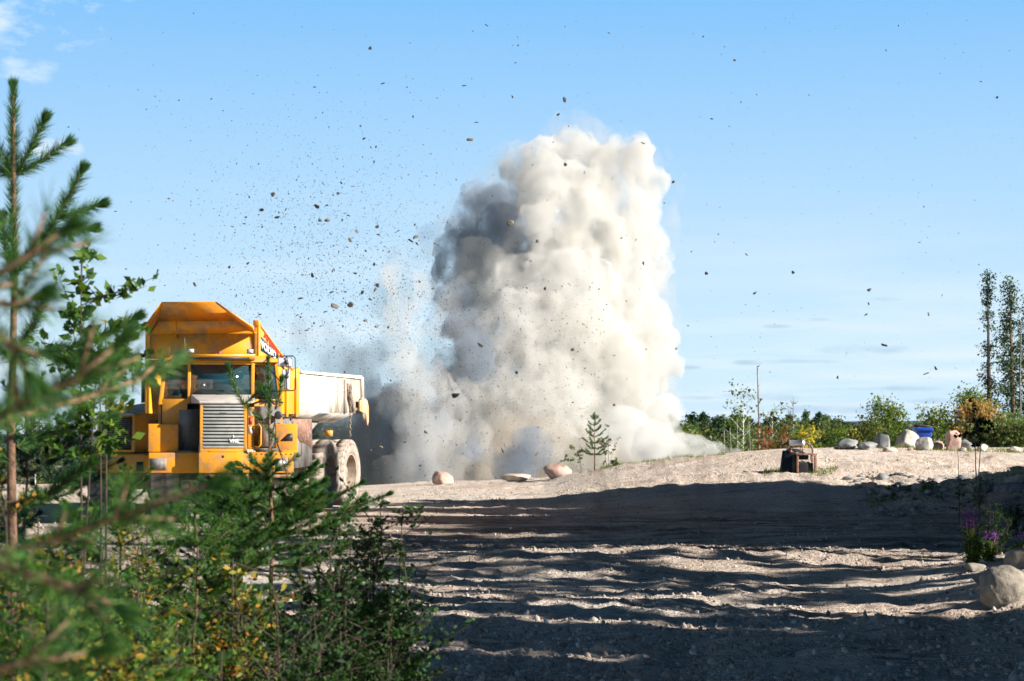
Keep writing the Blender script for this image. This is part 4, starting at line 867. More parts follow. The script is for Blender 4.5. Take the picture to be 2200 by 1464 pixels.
cloud_mesh('dust_shade_tinted', dark, PY, dust_mat('shade_tinted_dust', (.36, .42, .50), 1.7, **thick), .36, 1.9, 1.1, 2.4, .8, 'darker dust of the left flank, shade of flank and folds put into its colour')  # darker dust, with flank and fold shade put into its colour
cloud_mesh('dust_jet', left, PY, dust_mat('streaky_pale_dust', (.85, .84, .81), .62, noise=(.6, .40, .64, (1.3, 1.3, .35)), ani=.0), .34, 2.4, 1.2, 2.4, .8, 'pale narrow jet of dust standing left of the main column')
brown = [(1040, 960, 50, -9), (1080, 1000, 60, -9), (1150, 990, 56, -9), (1220, 1000, 60, -9), (1290, 1000, 56, -9), (1040, 1050, 70, -9), (1180, 1060, 80, -9), (1250, 940, 40, -8), (1110, 930, 44, -8), (1330, 1030, 50, -8), (1000, 1040, 50, -9), (1060, 900, 30, -8), (1180, 930, 34, -8)]
cloud_mesh('dust_curtain', brown, PY, dust_mat('falling_brown_dust', (.68, .61, .52), .8, noise=(.7, .44, .64, (1.3, 1.3, .2)), ani=.0), .34, 1.7, .9, 2.2, .8, 'brownish curtain of falling dust at the foot of the column')
halo = [(u, v, r * 1.16 + 18, dy) for (u, v, r, dy) in main if v < 960] + [(u, v, r * 1.3 + 12, dy) for (u, v, r, dy) in dark if v < 960]
cloud_mesh('dust_fringe', halo, PY, dust_mat('fringe_dust', (.82, .82, .81), .30, noise=(.6, .46, .68, (1, 1, .7)), ani=.2), .5, 2.6, 1.4, 3.0, 1.0, 'thin ragged fringe of dust around the big column')
wisp = [(680, 720, 50, 2), (730, 770, 66, 2), (790, 800, 76, 1), (840, 740, 56, 1), (730, 870, 80, 2), (800, 930, 90, 1), (740, 1000, 80, 2), (850, 1030, 100, 0), (960, 480, 44, 9), (935, 540, 36, 9), (1040, 400, 40, 9), (935, 620, 40, 8), (950, 700, 40, 6), (900, 880, 110, 2), (860, 640, 60, 0), (870, 560, 44, 0), (640, 740, 36, 3)]
cloud_mesh('dust_veil', wisp, PY, dust_mat('thin_brown_dust', (.66, .65, .63), .30, noise=(.45, .40, .66, (1.5, 1.5, .3)), ani=.1), .5, 2.4, 1.2, 2.8, 1.0, 'thin dark veil of falling dust between the truck and the column')
bank = [(740, 880, 60, 4), (790, 830, 50, 4), (800, 930, 80, 3), (750, 980, 80, 4), (850, 1030, 100, 2), (880, 900, 70, 3), (760, 780, 40, 4), (820, 760, 40, 4), (700, 930, 60, 5), (690, 1020, 80, 5)]
cloud_mesh('dust_bank', bank, PY, dust_mat('grey_brown_dust', (.58, .58, .56), .75, noise=(.5, .38, .62, (1.5, 1.5, .3)), ani=.0), .45, 2.4, 1.2, 2.8, 1.0, 'grey-brown bank of dust directly behind the dump truck tail')
skirt = [(1400, 950, 50, 0), (1440, 940, 36, 2), (1470, 962, 36, 1), (1505, 966, 30, 1), (1540, 970, 25, 1), (1570, 975, 20, 1), (1592, 980, 13, 1), (1520, 985, 30, 3), (1450, 990, 50, 3), (1380, 1000, 66, 3), (1490, 950, 20, 0), (1430, 890, 44, 6), (1350, 930, 60, 2)]
cloud_mesh('dust_skirt', skirt, 84, dust_mat('drifting_dust', (.90, .90, .88), 1.6, noise=(.9, .38, .6, (1, 1, 1)), ani=.1), .2, .8, .5, 1.4, .5, 'low drifting dust rolling right along the crest at the foot of the column')

# ------------------------------------------------------------------ flying rock
big = [(731, 391, 5), (756, 399, 5), (586, 416, 6), (714, 418, 4), (725, 413, 4), (701, 440, 6), (678, 443, 8), (558, 450, 7), (612, 449, 5), (526, 466, 4), (594, 466, 7), (701, 472, 8), (685, 471, 6), (747, 462, 4), (733, 472, 3), (808, 486, 5),
       (766, 496, 6), (892, 509, 9), (881, 516, 8), (896, 523, 5), (937, 524, 9), (750, 515, 5), (632, 487, 4), (522, 480, 5), (561, 487, 4), (497, 487, 3), (855, 495, 4), (812, 504, 3), (832, 504, 3), (835, 541, 4), (785, 538, 3), (811, 536, 3), (802, 568, 4), (769, 575, 4), (714, 581, 7),
       (669, 591, 7), (763, 587, 6), (738, 602, 4), (733, 610, 4), (810, 612, 6), (805, 622, 5), (741, 627, 5), (711, 628, 6), (777, 628, 5), (794, 643, 6), (751, 654, 7), (901, 605, 6), (718, 656, 8), (645, 641, 6), (606, 628, 4), (506, 635, 5), (491, 574, 5), (530, 565, 4), (698, 670, 5), (638, 677, 6),
       (647, 674, 3), (557, 676, 4), (552, 681, 5), (784, 689, 6), (674, 695, 5), (658, 710, 8), (533, 422, 4), (545, 532, 3), (737, 701, 3), (809, 703, 5), (834, 703, 4), (793, 99, 5), (821, 175, 5), (997, 180, 5), (1009, 298, 7), (780, 295, 6), (886, 247, 4), (1023, 260, 4), (1101, 204, 4), (1215, 210, 6), (1200, 243, 6),
       (673, 183, 4), (380, 212, 3), (772, 268, 3), (802, 345, 5), (450, 208, 3), (549, 158, 3), (1214, 351, 5), (1256, 369, 5), (1095, 479, 10), (1154, 516, 5), (1032, 742, 9), (978, 852, 11), (1229, 752, 6), (1257, 792, 5), (1080, 969, 6), (1383, 305, 5), (1310, 65, 3), (1045, 48, 4), (1514, 73, 4), (1595, 216, 4), (1532, 252, 5),
       (1448, 390, 5), (1520, 438, 3), (1606, 547, 4), (1706, 585, 6), (1623, 630, 5), (1520, 587, 5), (1870, 622, 6), (1868, 652, 4), (1862, 676, 4), (1997, 675, 4), (2026, 635, 4), (1978, 520, 3), (2010, 792, 5), (1990, 803, 8), (1901, 742, 7), (1873, 846, 4), (1917, 846, 3), (1800, 812, 5), (1479, 700, 3), (1453, 750, 3), (2150, 205, 4),
       (2115, 171, 4), (1910, 103, 3), (1582, 124, 4), (245, 453, 3), (281, 753, 6), (272, 775, 4), (360, 425, 3), (268, 578, 3), (417, 612, 6), (930, 620, 5), (1110, 800, 5), (1070, 830, 4), (990, 905, 3), (1140, 560, 4), (1383, 566, 5), (1170, 620, 4), (1320, 870, 4), (1230, 865, 4), (870, 950, 5), (820, 960, 5), (915, 930, 6), (905, 1000, 6)]
kinds = [('debris', 0), ('debris', 1), ('debris', 2), ('debris_pale', 3), ('debris', 4), ('debris_pale', 5)]
rockmesh = []
for k, (mm_, sd_) in enumerate(kinds):
    v, f = rock_verts(2, 200 + sd_, (1, (1.0, .7, .45, .8, .55, .9)[k], (.62, .45, .3, .5, .22, .6)[k]), 10, .38, (.30, .7))
    b = MB(); b.add(v, f3=f); rockmesh.append(b.mesh('flying_rock', M[mm_]))
special = {(892, 509): 'round grey rock of the touching pair in mid air, left of the column', (881, 516): 'elongated grey rock of the touching pair in mid air, left of the column', (701, 472): 'rounded grey rock high over the cab roof, largest of its swarm',
           (1095, 479): 'flat tan slab of rock flying just below the dark shoulder of the dust', (1032, 742): 'pale flat rock chip in front of the darkest fold of the dust column', (978, 852): 'largest grey rock in front of the lower left dust',
           (937, 524): 'long upright dark splinter at the blue-shaded left rim of the column', (1990, 803): 'dark upright splinter low in the sky at the right', (2010, 792): 'dark rounded fragment beside the upright splinter at the right', (281, 753): 'dark stone in the sky over the left machine roof',
           (1901, 742): 'thin upright splinter in the right sky over the forest', (1009, 298): 'pale flat chip in the sky left of the top of the column', (658, 710): 'grey wedge of rock just right of the lettered dump body side', (1080, 969): 'dark wedge of rock low in front of the brown dust'}
def fly(u, v, s, lab=None, kk=None, Y=None):
    Y = Y or rnd.uniform(62, 79); pm = FPX / Y; kk = rnd.randrange(6) if kk is None else kk
    o = bpy.data.objects.new('flying_rock', rockmesh[kk]); COL.objects.link(o)
    o.location = at(u, v, Y); sc = s / pm * 1.22; o.scale = (sc, sc, sc); o.rotation_euler = (rnd.uniform(0, 6), rnd.uniform(-.6, .6), rnd.uniform(0, 6))
    tag(o, lab or 'small dark fragment of blasted rock flying through the air', 'flying rock', 'rock fragments thrown up by the blast')
for (u, v, s) in big:
    fly(u, v, s, special.get((u, v)), kk={(937, 524): 4, (1990, 803): 4, (1901, 742): 4, (1095, 479): 3, (1032, 742): 3, (978, 852): 0, (892, 509): 3, (701, 472): 3, (1009, 298): 5}.get((u, v)))
for k in range(300 - len(big)):
    if k % 5 < 3: u, v = rnd.gauss(690, 130), rnd.gauss(540, 130)
    elif k % 5 == 3: u, v = rnd.uniform(780, 1400), rnd.uniform(480, 1010)
    else: u, v = rnd.uniform(120, 2190), rnd.uniform(20, 850)
    if v > 640 and 300 < u < 620: v -= 240
    fly(u, min(max(v, 15), 1000), rnd.uniform(1.4, 3.0))
def grit():
    b = MB(); n = 15000
    c = nr.integers(0, 10, n)
    u = np.where(c < 6, nr.normal(700, 160, n), np.where(c < 9, nr.uniform(780, 1300, n), nr.uniform(100, 2190, n)))
    v = np.where(c < 6, nr.normal(580, 150, n), np.where(c < 9, nr.uniform(600, 1040, n), nr.uniform(20, 880, n)))
    v = np.clip(v, 10, 1035); v = np.where((u < 780) & (v > 880), v - 300, v)
    Y = nr.uniform(68, 86, n); pm = FPX / Y; s = np.clip(nr.lognormal(-.50, .36, n), .3, 1.5) / pm
    c3 = np.stack([(u - 1100) / pm, Y, CAMZ + (HOR - v) / pm], 1)
    T4 = np.array([[1, 1, 1], [1, -1, -1], [-1, 1, -1], [-1, -1, 1]], float)
    V = c3[:, None] + T4[None] * s[:, None, None] * nr.uniform(.3, 1.2, (n, 1, 3)) + nr.normal(0, .25, (n, 4, 3)) * s[:, None, None]
    F = np.array([[0, 1, 2], [0, 3, 1], [0, 2, 3], [1, 3, 2]])[None] + (np.arange(n) * 4)[:, None, None]
    b.add(V.reshape(-1, 3), f3=F.reshape(-1, 3)); o = b.build('flying_grit', M['debris']); tag(o, 'fine grit and tiny rock chips sprayed through the air by the blast', 'flying grit', kind='stuff')
grit()

# ------------------------------------------------------------------ foliage tools
def frames(d):
    d = d / (np.linalg.norm(d, axis=-1, keepdims=True) + 1e-9)
    a = np.cross(d, np.array([0.13, .21, .97])); a /= (np.linalg.norm(a, axis=-1, keepdims=True) + 1e-9)
    return d, a, np.cross(d, a)
ND = 3.2; NW = 1.35; LD = 3.0; LS = 1.2
def needles(mb, p0, p1, dens=330, L=.05, ang=48, wd=.0026, t0=0., tip=True):
    p0 = np.array(p0, float); p1 = np.array(p1, float); ln = np.linalg.norm(p1 - p0); n = max(6, int(ND * dens * ln * (1 - t0))); wd = wd * NW; L = L * 1.12
    t = t0 + (1 - t0) * nr.random(n); ax, a, b = frames((p1 - p0)[None]); ph = nr.random(n) * 2 * math.pi
    an = R(ang) * nr.uniform(.65, 1.25, n) * np.where(t > .9, .6, 1)
    dr = np.cos(an)[:, None] * ax + np.sin(an)[:, None] * (np.cos(ph)[:, None] * a + np.sin(ph)[:, None] * b)
    base = p0 + t[:, None] * (p1 - p0); le = L * nr.uniform(.7, 1.15, n)
    sd_ = np.cross(dr, nr.normal(size=(n, 3))); sd_ /= np.linalg.norm(sd_, axis=1, keepdims=True)
    V = np.stack([base - sd_ * wd / 2, base + sd_ * wd / 2, base + dr * le[:, None]], 1)
    mb.add(V.reshape(-1, 3), f3=np.arange(n * 3).reshape(-1, 3))
def leaves(mb, P, s, up=.3, aspect=.5, droop=0.):
    """diamond leaves folded along the midrib at points P"""
    P = np.asarray(P, float); n = len(P); s = s * nr.uniform(.6, 1.25, n)
    d = nr.normal(size=(n, 3)); d[:, 2] = d[:, 2] * .6 + up - droop; d /= np.linalg.norm(d, axis=1, keepdims=True)
    d, a, b = frames(d); r = nr.random(n) * 2 * math.pi; side = np.cos(r)[:, None] * a + np.sin(r)[:, None] * b; nn = np.cross(d, side)
    w_ = aspect * s / 2
    V = np.stack([P, P + d * (s * .5)[:, None] + side * w_[:, None] + nn * (w_ * .35)[:, None], P + d * s[:, None], P + d * (s * .5)[:, None] - side * w_[:, None] + nn * (w_ * .35)[:, None]], 1)
    i = np.arange(n)[:, None] * 4
    mb.add(V.reshape(-1, 3), f4=i + np.array([[0, 1, 2, 3]]))
def blobs_of_tris(mb, C, rad, k, s, flat=.6):
    C = np.asarray(C, float); n = len(C); P = C[:, None] + nr.normal(size=(n, k, 3)) * rad * np.array([1, 1, flat]) * .5; P = P.reshape(-1, 3)
    d = nr.normal(size=(len(P), 3)); d /= np.linalg.norm(d, axis=1, keepdims=True); d, a, b = frames(d); ss = (s * nr.uniform(.5, 1.3, len(P)))[:, None]
    V = np.stack([P - a * ss * .5, P + a * ss * .5, P + b * ss], 1); mb.add(V.reshape(-1, 3), f3=np.arange(len(P) * 3).reshape(-1, 3))

# --- young pine with explicit needles
def young_pine(name, base, top, whorls, label, nm='needle', seed=0, dens=300, L=.05, group=None, cat='young pine', r0=.022, extra=None, bare=None, wd=.0026, loc_first=True, sub=True):
    rs = random.Random(seed); base = np.array(base, float); top = np.array(top, float)
    W = MB(); F = MB(); ax = top - base
    pts = [base + ax * t + np.array([rs.gauss(0, .008), rs.gauss(0, .008), 0]) * (1 if 0 < t < 1 else 0) for t in np.linspace(0, 1, 10)]
    W.tube(pts, [r0 * (1 - .8 * t) for t in np.linspace(0, 1, 10)], 8)
    h = np.linalg.norm(ax)
    for (t, n, ln, el, lo_) in whorls:      # fraction, number of branches, length, elevation in deg, bare share
        p = base + ax * t; a0 = rs.uniform(0, 6)
        for k in range(n):
            a = a0 + 2 * math.pi * k / n + rs.uniform(-.3, .3); l_ = ln * rs.uniform(.75, 1.15); e = R(el + rs.uniform(-8, 8))
            d0 = np.array([math.cos(a) * math.cos(e), math.sin(a) * math.cos(e), math.sin(e)]); d1 = d0 + np.array([0, 0, .45])
            q1 = p + d0 * l_ * .5; q2 = q1 + d1 / np.linalg.norm(d1) * l_ * .5
            W.tube([p, q1, q2], [r0 * .42 * min(1, l_ * 1.5), r0 * .3 * min(1, l_ * 1.5), .003], 6)
            needles(F, p, q1, dens * .8, L, t0=lo_, wd=wd); needles(F, q1, q2, dens, L, wd=wd); needles(F, q2 - (q2 - q1) * .02, q2 + (q2 - q1) * .04, dens * 12, L * .8, 26, wd=wd)
            if sub and l_ > .28:
                for (tt, s) in ((.45, 1), (.5, -1), (.72, 1), (.75, -1)):
                    m_ = p + (q1 - p) * min(1, tt * 2) if tt <= .5 else q1 + (q2 - q1) * (tt - .5) * 2
                    sd_ = np.cross(d0, [0, 0, 1]); sd_ /= np.linalg.norm(sd_) + 1e-9
                    dd = d0 * .75 + sd_ * s * .7 + np.array([0, 0, .3]); dd /= np.linalg.norm(dd); ll = l_ * .38 * rs.uniform(.7, 1.2)
                    e_ = m_ + dd * ll; W.tube([m_, e_], [.005, .002], 5); needles(F, m_, e_, dens, L, wd=wd); needles(F, e_ - dd * .01, e_ + dd * .015, dens * 10, L * .75, 26, wd=wd)
    if bare is None: bare = whorls[0][0]
    needles(F, base + ax * bare, top, dens * 1.1, L, 40, wd=wd); needles(F, top - ax * .004, top + ax * .004, dens * 10, L * .8, 22, wd=wd)
    for (pp) in (extra or []):
        W.tube(pp, [.007] + [.005] * (len(pp) - 2) + [.003], 6)
        for a_, b_ in zip(pp[:-1], pp[1:]): needles(F, a_, b_, dens, L, wd=wd)
        dd = (pp[-1] - pp[-2]) / np.linalg.norm(pp[-1] - pp[-2]); needles(F, pp[-1] - dd * .01, pp[-1] + dd * .02, dens * 10, L * .8, 26, wd=wd)
    W.poly = W.poly
    cr = tree_root(name, base, label, cat, group)
    shift = -base
    for q in (W, F): q.v = [x + shift for x in q.v]
    W.build('trunk', M['bark'], cr, smooth=True); F.build('crown', M[nm], cr)
    return cr
def tree_root(name, base, label, cat, group=None):
    r = empty(name, tuple(base)); tag(r, label, cat, group); return r
def gp(u, Y): x = (u - 1100) / FPX * Y; return np.array([x, Y, gz(x, Y)])

# the pine at the left frame edge (about 9 m away)
Yp = 9.0; A = lambda u, v, dy=0: at(u, v, Yp + dy)
young_pine('young_pine', gp(36, Yp), A(21, 192), [(0.93, 0, .1, 50, 0)], 'young pine at the left frame edge, its long top shoots standing against the sky', seed=4, r0=.035, bare=.74, L=.068, dens=620, extra=[
    [A(30, 372), A(60, 320), A(86, 262)], [A(32, 374), A(80, 345, .05), A(131, 310, .1)], [A(24, 374), A(0, 335), A(-30, 290)], [A(24, 376), A(-10, 360, .1), A(-50, 350, .1)],
    [A(30, 590), A(75, 530), A(120, 462, .1), A(148, 415), A(168, 372)], [A(120, 470), A(160, 455), A(203, 441)], [A(96, 502), A(140, 500, .1), A(186, 492, .1)], [A(60, 548, .1), A(70, 480, .1), A(60, 440, .1)] if False else [A(28, 590), A(10, 540), A(2, 480)],
    [A(36, 770), A(90, 755), A(150, 745), A(215, 722), A(284, 686)], [A(150, 745, .1), A(200, 700, .1), A(225, 690, .2)] if False else [A(90, 755), A(140, 780, .2), A(200, 775, .2)],
    [A(34, 760), A(70, 700, -.2), A(95, 640, -.3)], [A(36, 880), A(110, 850), A(190, 800), A(250, 770)], [A(36, 960), A(120, 930, .2), A(230, 900, .3)],
    [A(36, 1000), A(-20, 960), A(-60, 900)], [A(36, 780), A(-5, 750), A(-50, 720)], [A(36, 1080), A(110, 1060, -.2), A(190, 1000, -.3)], [A(36, 1180), A(130, 1150, .1), A(220, 1120, .2)]])
# near pine branches, out of focus (2.5 to 4 m away): one pine standing left of the frame
def near_branch_tree():
    root = tree_root('young_pine', gp(-700, 3.2), 'near out-of-focus pine reaching in from the left with long blurred branches', 'young pine')
    base = np.array(root.location)
    W = MB(); F = MB(); B_ = lambda u, v, Y: at(u, v, Y)
    W.tube([base, base + np.array([0, 0, 1.4]), base + np.array([.03, 0, 2.9])], [.05, .035, .01], 8)
    br = [[B_(-700, 1250, 3.2), B_(-200, 1215, 3.2), B_(0, 1188, 3.2), B_(120, 1160, 3.15), B_(250, 1112, 3.1), B_(455, 1040, 3.0)], [B_(-700, 980, 3.2), B_(-100, 925, 3.4), B_(60, 890, 3.5), B_(200, 850, 3.6), B_(300, 815, 3.7), B_(372, 778, 3.8)],
          [B_(-700, 760, 3.2), B_(-60, 625, 2.8), B_(60, 545, 2.8), B_(130, 498, 2.8)],           [B_(-60, 925, 3.3), B_(60, 860, 3.0), B_(170, 810, 2.9), B_(245, 745, 2.9)],           [B_(-60, 1180, 2.9), B_(50, 1230, 2.8), B_(160, 1260, 2.7), B_(250, 1300, 2.7)],           [B_(-60, 1450, 2.6), B_(60, 1420, 2.6), B_(200, 1400, 2.6)],
          [B_(-40, 700, 2.9), B_(20, 740, 2.8), B_(60, 800, 2.8)], [B_(-60, 640, 3.0), B_(20, 655, 3.0), B_(70, 640, 3.0)]]
    bare = [3, 1, 1, 0, 0, 0, 0, 0]
    for pp, nb in zip(br, bare):
        W.tube(pp, list(np.linspace(.008, .003, len(pp))), 6)
        for i, (a_, b_) in enumerate(zip(pp[:-1], pp[1:])):
            if i >= nb: needles(F, a_, b_, 230, .052, 52, wd=.0022)
        dd = (pp[-1] - pp[-2]) / np.linalg.norm(pp[-1] - pp[-2]); needles(F, pp[-1] - dd * .01, pp[-1] + dd * .02, 1300, .045, 26, wd=.0022)
        for i in range(max(nb, 1), len(pp) - 1):
            for s in (-1, 1):
                d_ = pp[i + 1] - pp[i]; l_ = np.linalg.norm(d_); d_ = d_ / l_; sd_ = np.cross(d_, [0, .8, .6]); q_ = pp[i] + (d_ * .8 + sd_ * s * .55 + np.array([0, 0, .12])) * rnd.uniform(.05, .11)
                W.tube([pp[i], q_], [.004, .002], 5); needles(F, pp[i], q_, 240, .05, 50, wd=.0022)
    for q in (W, F): q.v = [x - base for x in q.v]
    W.build('trunk', M['twig'], root, smooth=True); F.build('crown', M['needle'], root)
near_branch_tree()
# the pine in the middle of the left half, 12 m away
Yq = 12.0; A = lambda u, v, dy=0: at(u, v, Yq + dy); bq = gp(598, Yq); tq = A(576, 778); fr = lambda v: (A(590, v)[2] - bq[2]) / (tq[2] - bq[2])
young_pine('young_pine', bq, tq, [(fr(1010), 4, .20, 20, .35), (fr(1055), 5, .26, 22, .15), (fr(1095), 6, .44, 14, .12), (fr(1130), 5, .48, 14, .1), (fr(1155), 8, .62, 8, .15), (fr(1215), 6, .45, 5, .3), (fr(1330), 4, .5, 5, .5)],
           'slim young pine with a bare kinked stem in front of the dump truck cab', seed=9, r0=.022, bare=fr(905), L=.045, dens=440, extra=[
    [A(600, 950), A(565, 905), A(525, 870), A(505, 835), A(492, 795)], [A(525, 870), A(545, 850, .02), A(560, 840, .05)], [A(592, 870), A(570, 850), A(560, 835)], [A(592, 880), A(600, 850), A(604, 822)], [A(600, 1090), A(680, 1080), A(735, 1060), A(772, 1040)],
    [A(600, 1110), A(690, 1112), A(745, 1100), A(775, 1080)], [A(600, 1060), A(560, 1020), A(520, 1000)], [A(600, 1030), A(640, 1030, -.1), A(675, 1000, -.15)], [A(598, 1150), A(520, 1140, -.2), A(455, 1120, -.3)], [A(598, 1180), A(680, 1165, .2), A(750, 1140, .3)]])
b = MB(); W_ = MB()
for pp in ([A(600, 1060), A(650, 1075), A(700, 1095)], [A(595, 945), A(580, 975), A(572, 1020)], [A(592, 940), A(607, 985), A(620, 1030)], [A(592, 900), A(585, 940), A(578, 990)]):
    W_.tube(pp, [.005, .004, .002], 5); needles(b, pp[0], pp[1], 60, .05, 30); needles(b, pp[1], pp[2], 120, .05, 35)
o = W_.build('dead_branch', M['bark_dark']); f_ = b.build('dry_needles', M['needle_rust'], o)
pt = [x for x in bpy.data.objects if x.get('label', '').startswith('slim young pine')][0]; o.parent = pt; o.location = -pt.location
# small spindly pines among the bushes
for (u, Y, vt, sd_, nm, lb) in ((425, 10.5, 1110, 12, 'needle_lime', 'small pale green pine seedling standing left of the slim bare-stemmed pine'), (265, 12.5, 1010, 13, 'needle_lime', 'bright green little pine in front of the wheel loader'),
                            (690, 9.5, 1225, 14, 'needle', 'low bushy pine right of the slim bare-stemmed pine'), (150, 6.0, 1255, 15, 'needle_lime', 'blurred small pine low in the left corner'), (330, 7.5, 1330, 16, 'needle', 'small dark pine half hidden low among the bushes'),
                            (470, 13, 1050, 17, 'needle_blue', 'dark little pine under the front bumper of the dump truck'), (60, 10.0, 820, 18, 'needle_blue', 'dark green pine standing behind the left edge pine')):
    bs = gp(u, Y); tp = at(u - 4, vt, Y); h = tp[2] - bs[2]
    young_pine('young_pine', bs, tp, [(1 - .16 / h * k, 4 + k % 2, min(.5, .14 + .09 * k), 42 - 6 * k, .1) for k in range(1, int(min(9, h / .17)))], lb, nm=nm, seed=sd_, L=.042, dens=300, r0=.016, bare=1 - .16 / h)

# --- leafy shrubs
def shrub(u, Y, vtop, wpx, nst, nlf, m, label, ls=.028, name='leafy_shrub', cat='shrub', asp=.5, group=None, wood='bark_dark', lean=(0, 0), low=.25, root_r=.12, seed=None, cone=1.0):
    base = gp(u, Y); pm = FPX / Y; hgt = at(u, vtop, Y)[2] - base[2]; rad = wpx / pm / 2
    W = MB(); F = MB(); rs = np.random.default_rng(seed if seed is not None else int(u * 7 + Y * 13) % 100000); far_ = Y > 20; nlf = nlf * (.6 if far_ else 1); ls = ls * (.6 if far_ else 1)
    for k in range(nst):
        a = rs.random() * 2 * math.pi; q = rs.random() ** .6; hh = hgt * (rs.uniform(.86, 1.0) if low > .7 else (1 - .35 * q) * rs.uniform(.7, 1.0)) if k else hgt
        p0 = np.array([math.cos(a), math.sin(a), 0]) * root_r * rs.random() + np.array([0, 0, -.05]); e = np.array([math.cos(a) * rad * q + lean[0], math.sin(a) * rad * q + lean[1], hh]) * (np.array([.15, .15, 1]) if k == 0 else 1)
        mid = p0 + (e - p0) * .5 + np.array([math.cos(a), math.sin(a), 0]) * rad * -.12 + rs.normal(0, .03, 3)
        pts = [p0, mid, e]; tt = np.linspace(0, 1, 7); pts = [(1 - t) ** 2 * p0 + 2 * t * (1 - t) * mid + t * t * e for t in tt]
        W.tube(pts, [.008 * (1 - .75 * t) * (min(1.3, max(.6, hgt)) if Y < 20 else max(.6, hgt)) for t in tt], 5)
        n = int(LD * nlf / nst * rs.uniform(.6, 1.4)); t = low + (1 - low) * rs.random(n) ** .8; idx = t * 6; i0 = np.clip(idx.astype(int), 0, 5); fr_ = (idx - i0)[:, None]; PP = np.array(pts)
        C = PP[i0] * (1 - fr_) + PP[i0 + 1] * fr_
        # side twigs
        nt_ = max(3, int(n / 22)); ti = rs.integers(0, nt_, n); tw = rs.normal(size=(nt_, 3)) * np.array([1, 1, .5]) + np.array([0, 0, .5]); tw /= np.linalg.norm(tw, axis=1, keepdims=True); tl = rs.uniform(.05, .30, nt_) * min(1.4, max(.3, hgt)) ; tp = low + (1 - low) * rs.random(nt_)
        idx = tp * 6; i0 = np.clip(idx.astype(int), 0, 5); fr_ = (idx - i0)[:, None]; B0 = PP[i0] * (1 - fr_) + PP[i0 + 1] * fr_
        for j in range(nt_): W.tube([B0[j], B0[j] + tw[j] * tl[j]], [.003, .0012], 4, cap=False)
        s = rs.random(n); P = B0[ti] + tw[ti] * (tl[ti] * (0.15 + .9 * s))[:, None] + rs.normal(0, .012, (n, 3))
        leaves(F, P, ls * LS, aspect=asp)
    root = tree_root(name, base, label, cat, group); W.build('stems', M[wood], root, smooth=True); F.build('foliage', M[m], root); return root
SG = None
shrub(160, 9.2, 545, 110, 2, 230, 'leaf', 'tall leafy birch sapling with yellowing leaves against the sky at the left', ls=.05, name='birch_sapling', cat='sapling', asp=.62, lean=(.12, 0), low=.76, seed=3)
shrub(225, 9.6, 690, 50, 2, 90, 'leaf_autumn', 'thin sapling with a few yellow leaves left of the loader roof', ls=.045, name='birch_sapling', cat='sapling', asp=.6, low=.84, seed=5)
specs = [(40, 6.5, 1060, 420, 14, 3200, 'leaf_autumn', 'yellow and red turning bush in the lower left corner', .026), (170, 8.0, 1150, 330, 12, 2600, 'leaf', 'dense green bush at the left below the blurred branch', .028),
         (300, 8.5, 1180, 300, 12, 2600, 'leaf_autumn', 'speckled yellow-green bush left of the pale seedling', .026), (100, 5.2, 1290, 500, 14, 3000, 'leaf_dark', 'dark bush at the very bottom left', .026),
         (380, 7.2, 1330, 340, 12, 2600, 'leaf', 'low green bush at the bottom, left of centre', .026), (500, 8.6, 1200, 280, 12, 2400, 'leaf_autumn', 'bush with yellow-edged leaves in front of the slim pine stem', .03),
         (590, 8.0, 1270, 330, 14, 3000, 'leaf_dark', 'dark low bush at the foot of the slim pine', .024), (720, 9.0, 1165, 300, 14, 3200, 'leaf_dark', 'dark rounded bush right of the slim pine stem', .024),
         (800, 9.8, 1120, 240, 12, 2600, 'leaf_dark', 'tall dark willow bush at the right end of the thicket', .026), (868, 10.5, 1080, 90, 6, 520, 'leaf_dark', 'upright willow shoot with glossy leaves right of the thicket', .034),
         (815, 11.0, 1075, 40, 4, 160, 'leaf_dark', 'thin dark shoot standing alone beside the rear wheels', .034), (840, 8.8, 1330, 200, 10, 1700, 'leaf_dark', 'low trailing bush at the bottom right of the thicket', .024),
         (320, 11.5, 1110, 240, 12, 1500, 'leaf', 'green bush in front of the loader counterweight', .03), (90, 11.0, 1040, 220, 12, 2000, 'leaf_autumn', 'bush with orange and red leaves left of the loader', .03),
         (650, 9.2, 1190, 260, 10, 2000, 'leaf_dark', 'dense dark bush directly behind the low bushy pine', .024), (460, 12.2, 1090, 200, 9, 900, 'leaf_dark', 'dark bush below the dump truck bumper', .028), (-20, 9.8, 960, 200, 9, 1700, 'leaf', 'green bush at the left edge below the pine whorl', .03),
         (250, 5.6, 1380, 400, 12, 2200, 'leaf_autumn', 'blurred yellow bush at the bottom edge', .026), (480, 6.6, 1400, 300, 10, 1700, 'leaf', 'bright green low bush at the bottom edge below the slim pine', .024), (690, 7.6, 1380, 300, 12, 2200, 'leaf_dark', 'black-green bush at the bottom edge right of the slim pine', .024)]
for (u, Y, vt, wp, ns, nl, m_, lb, ls) in specs: shrub(u, Y, vt, wp, ns, nl, m_, lb, ls=ls, seed=int(u + Y * 10))
b = MB(); W_ = MB()
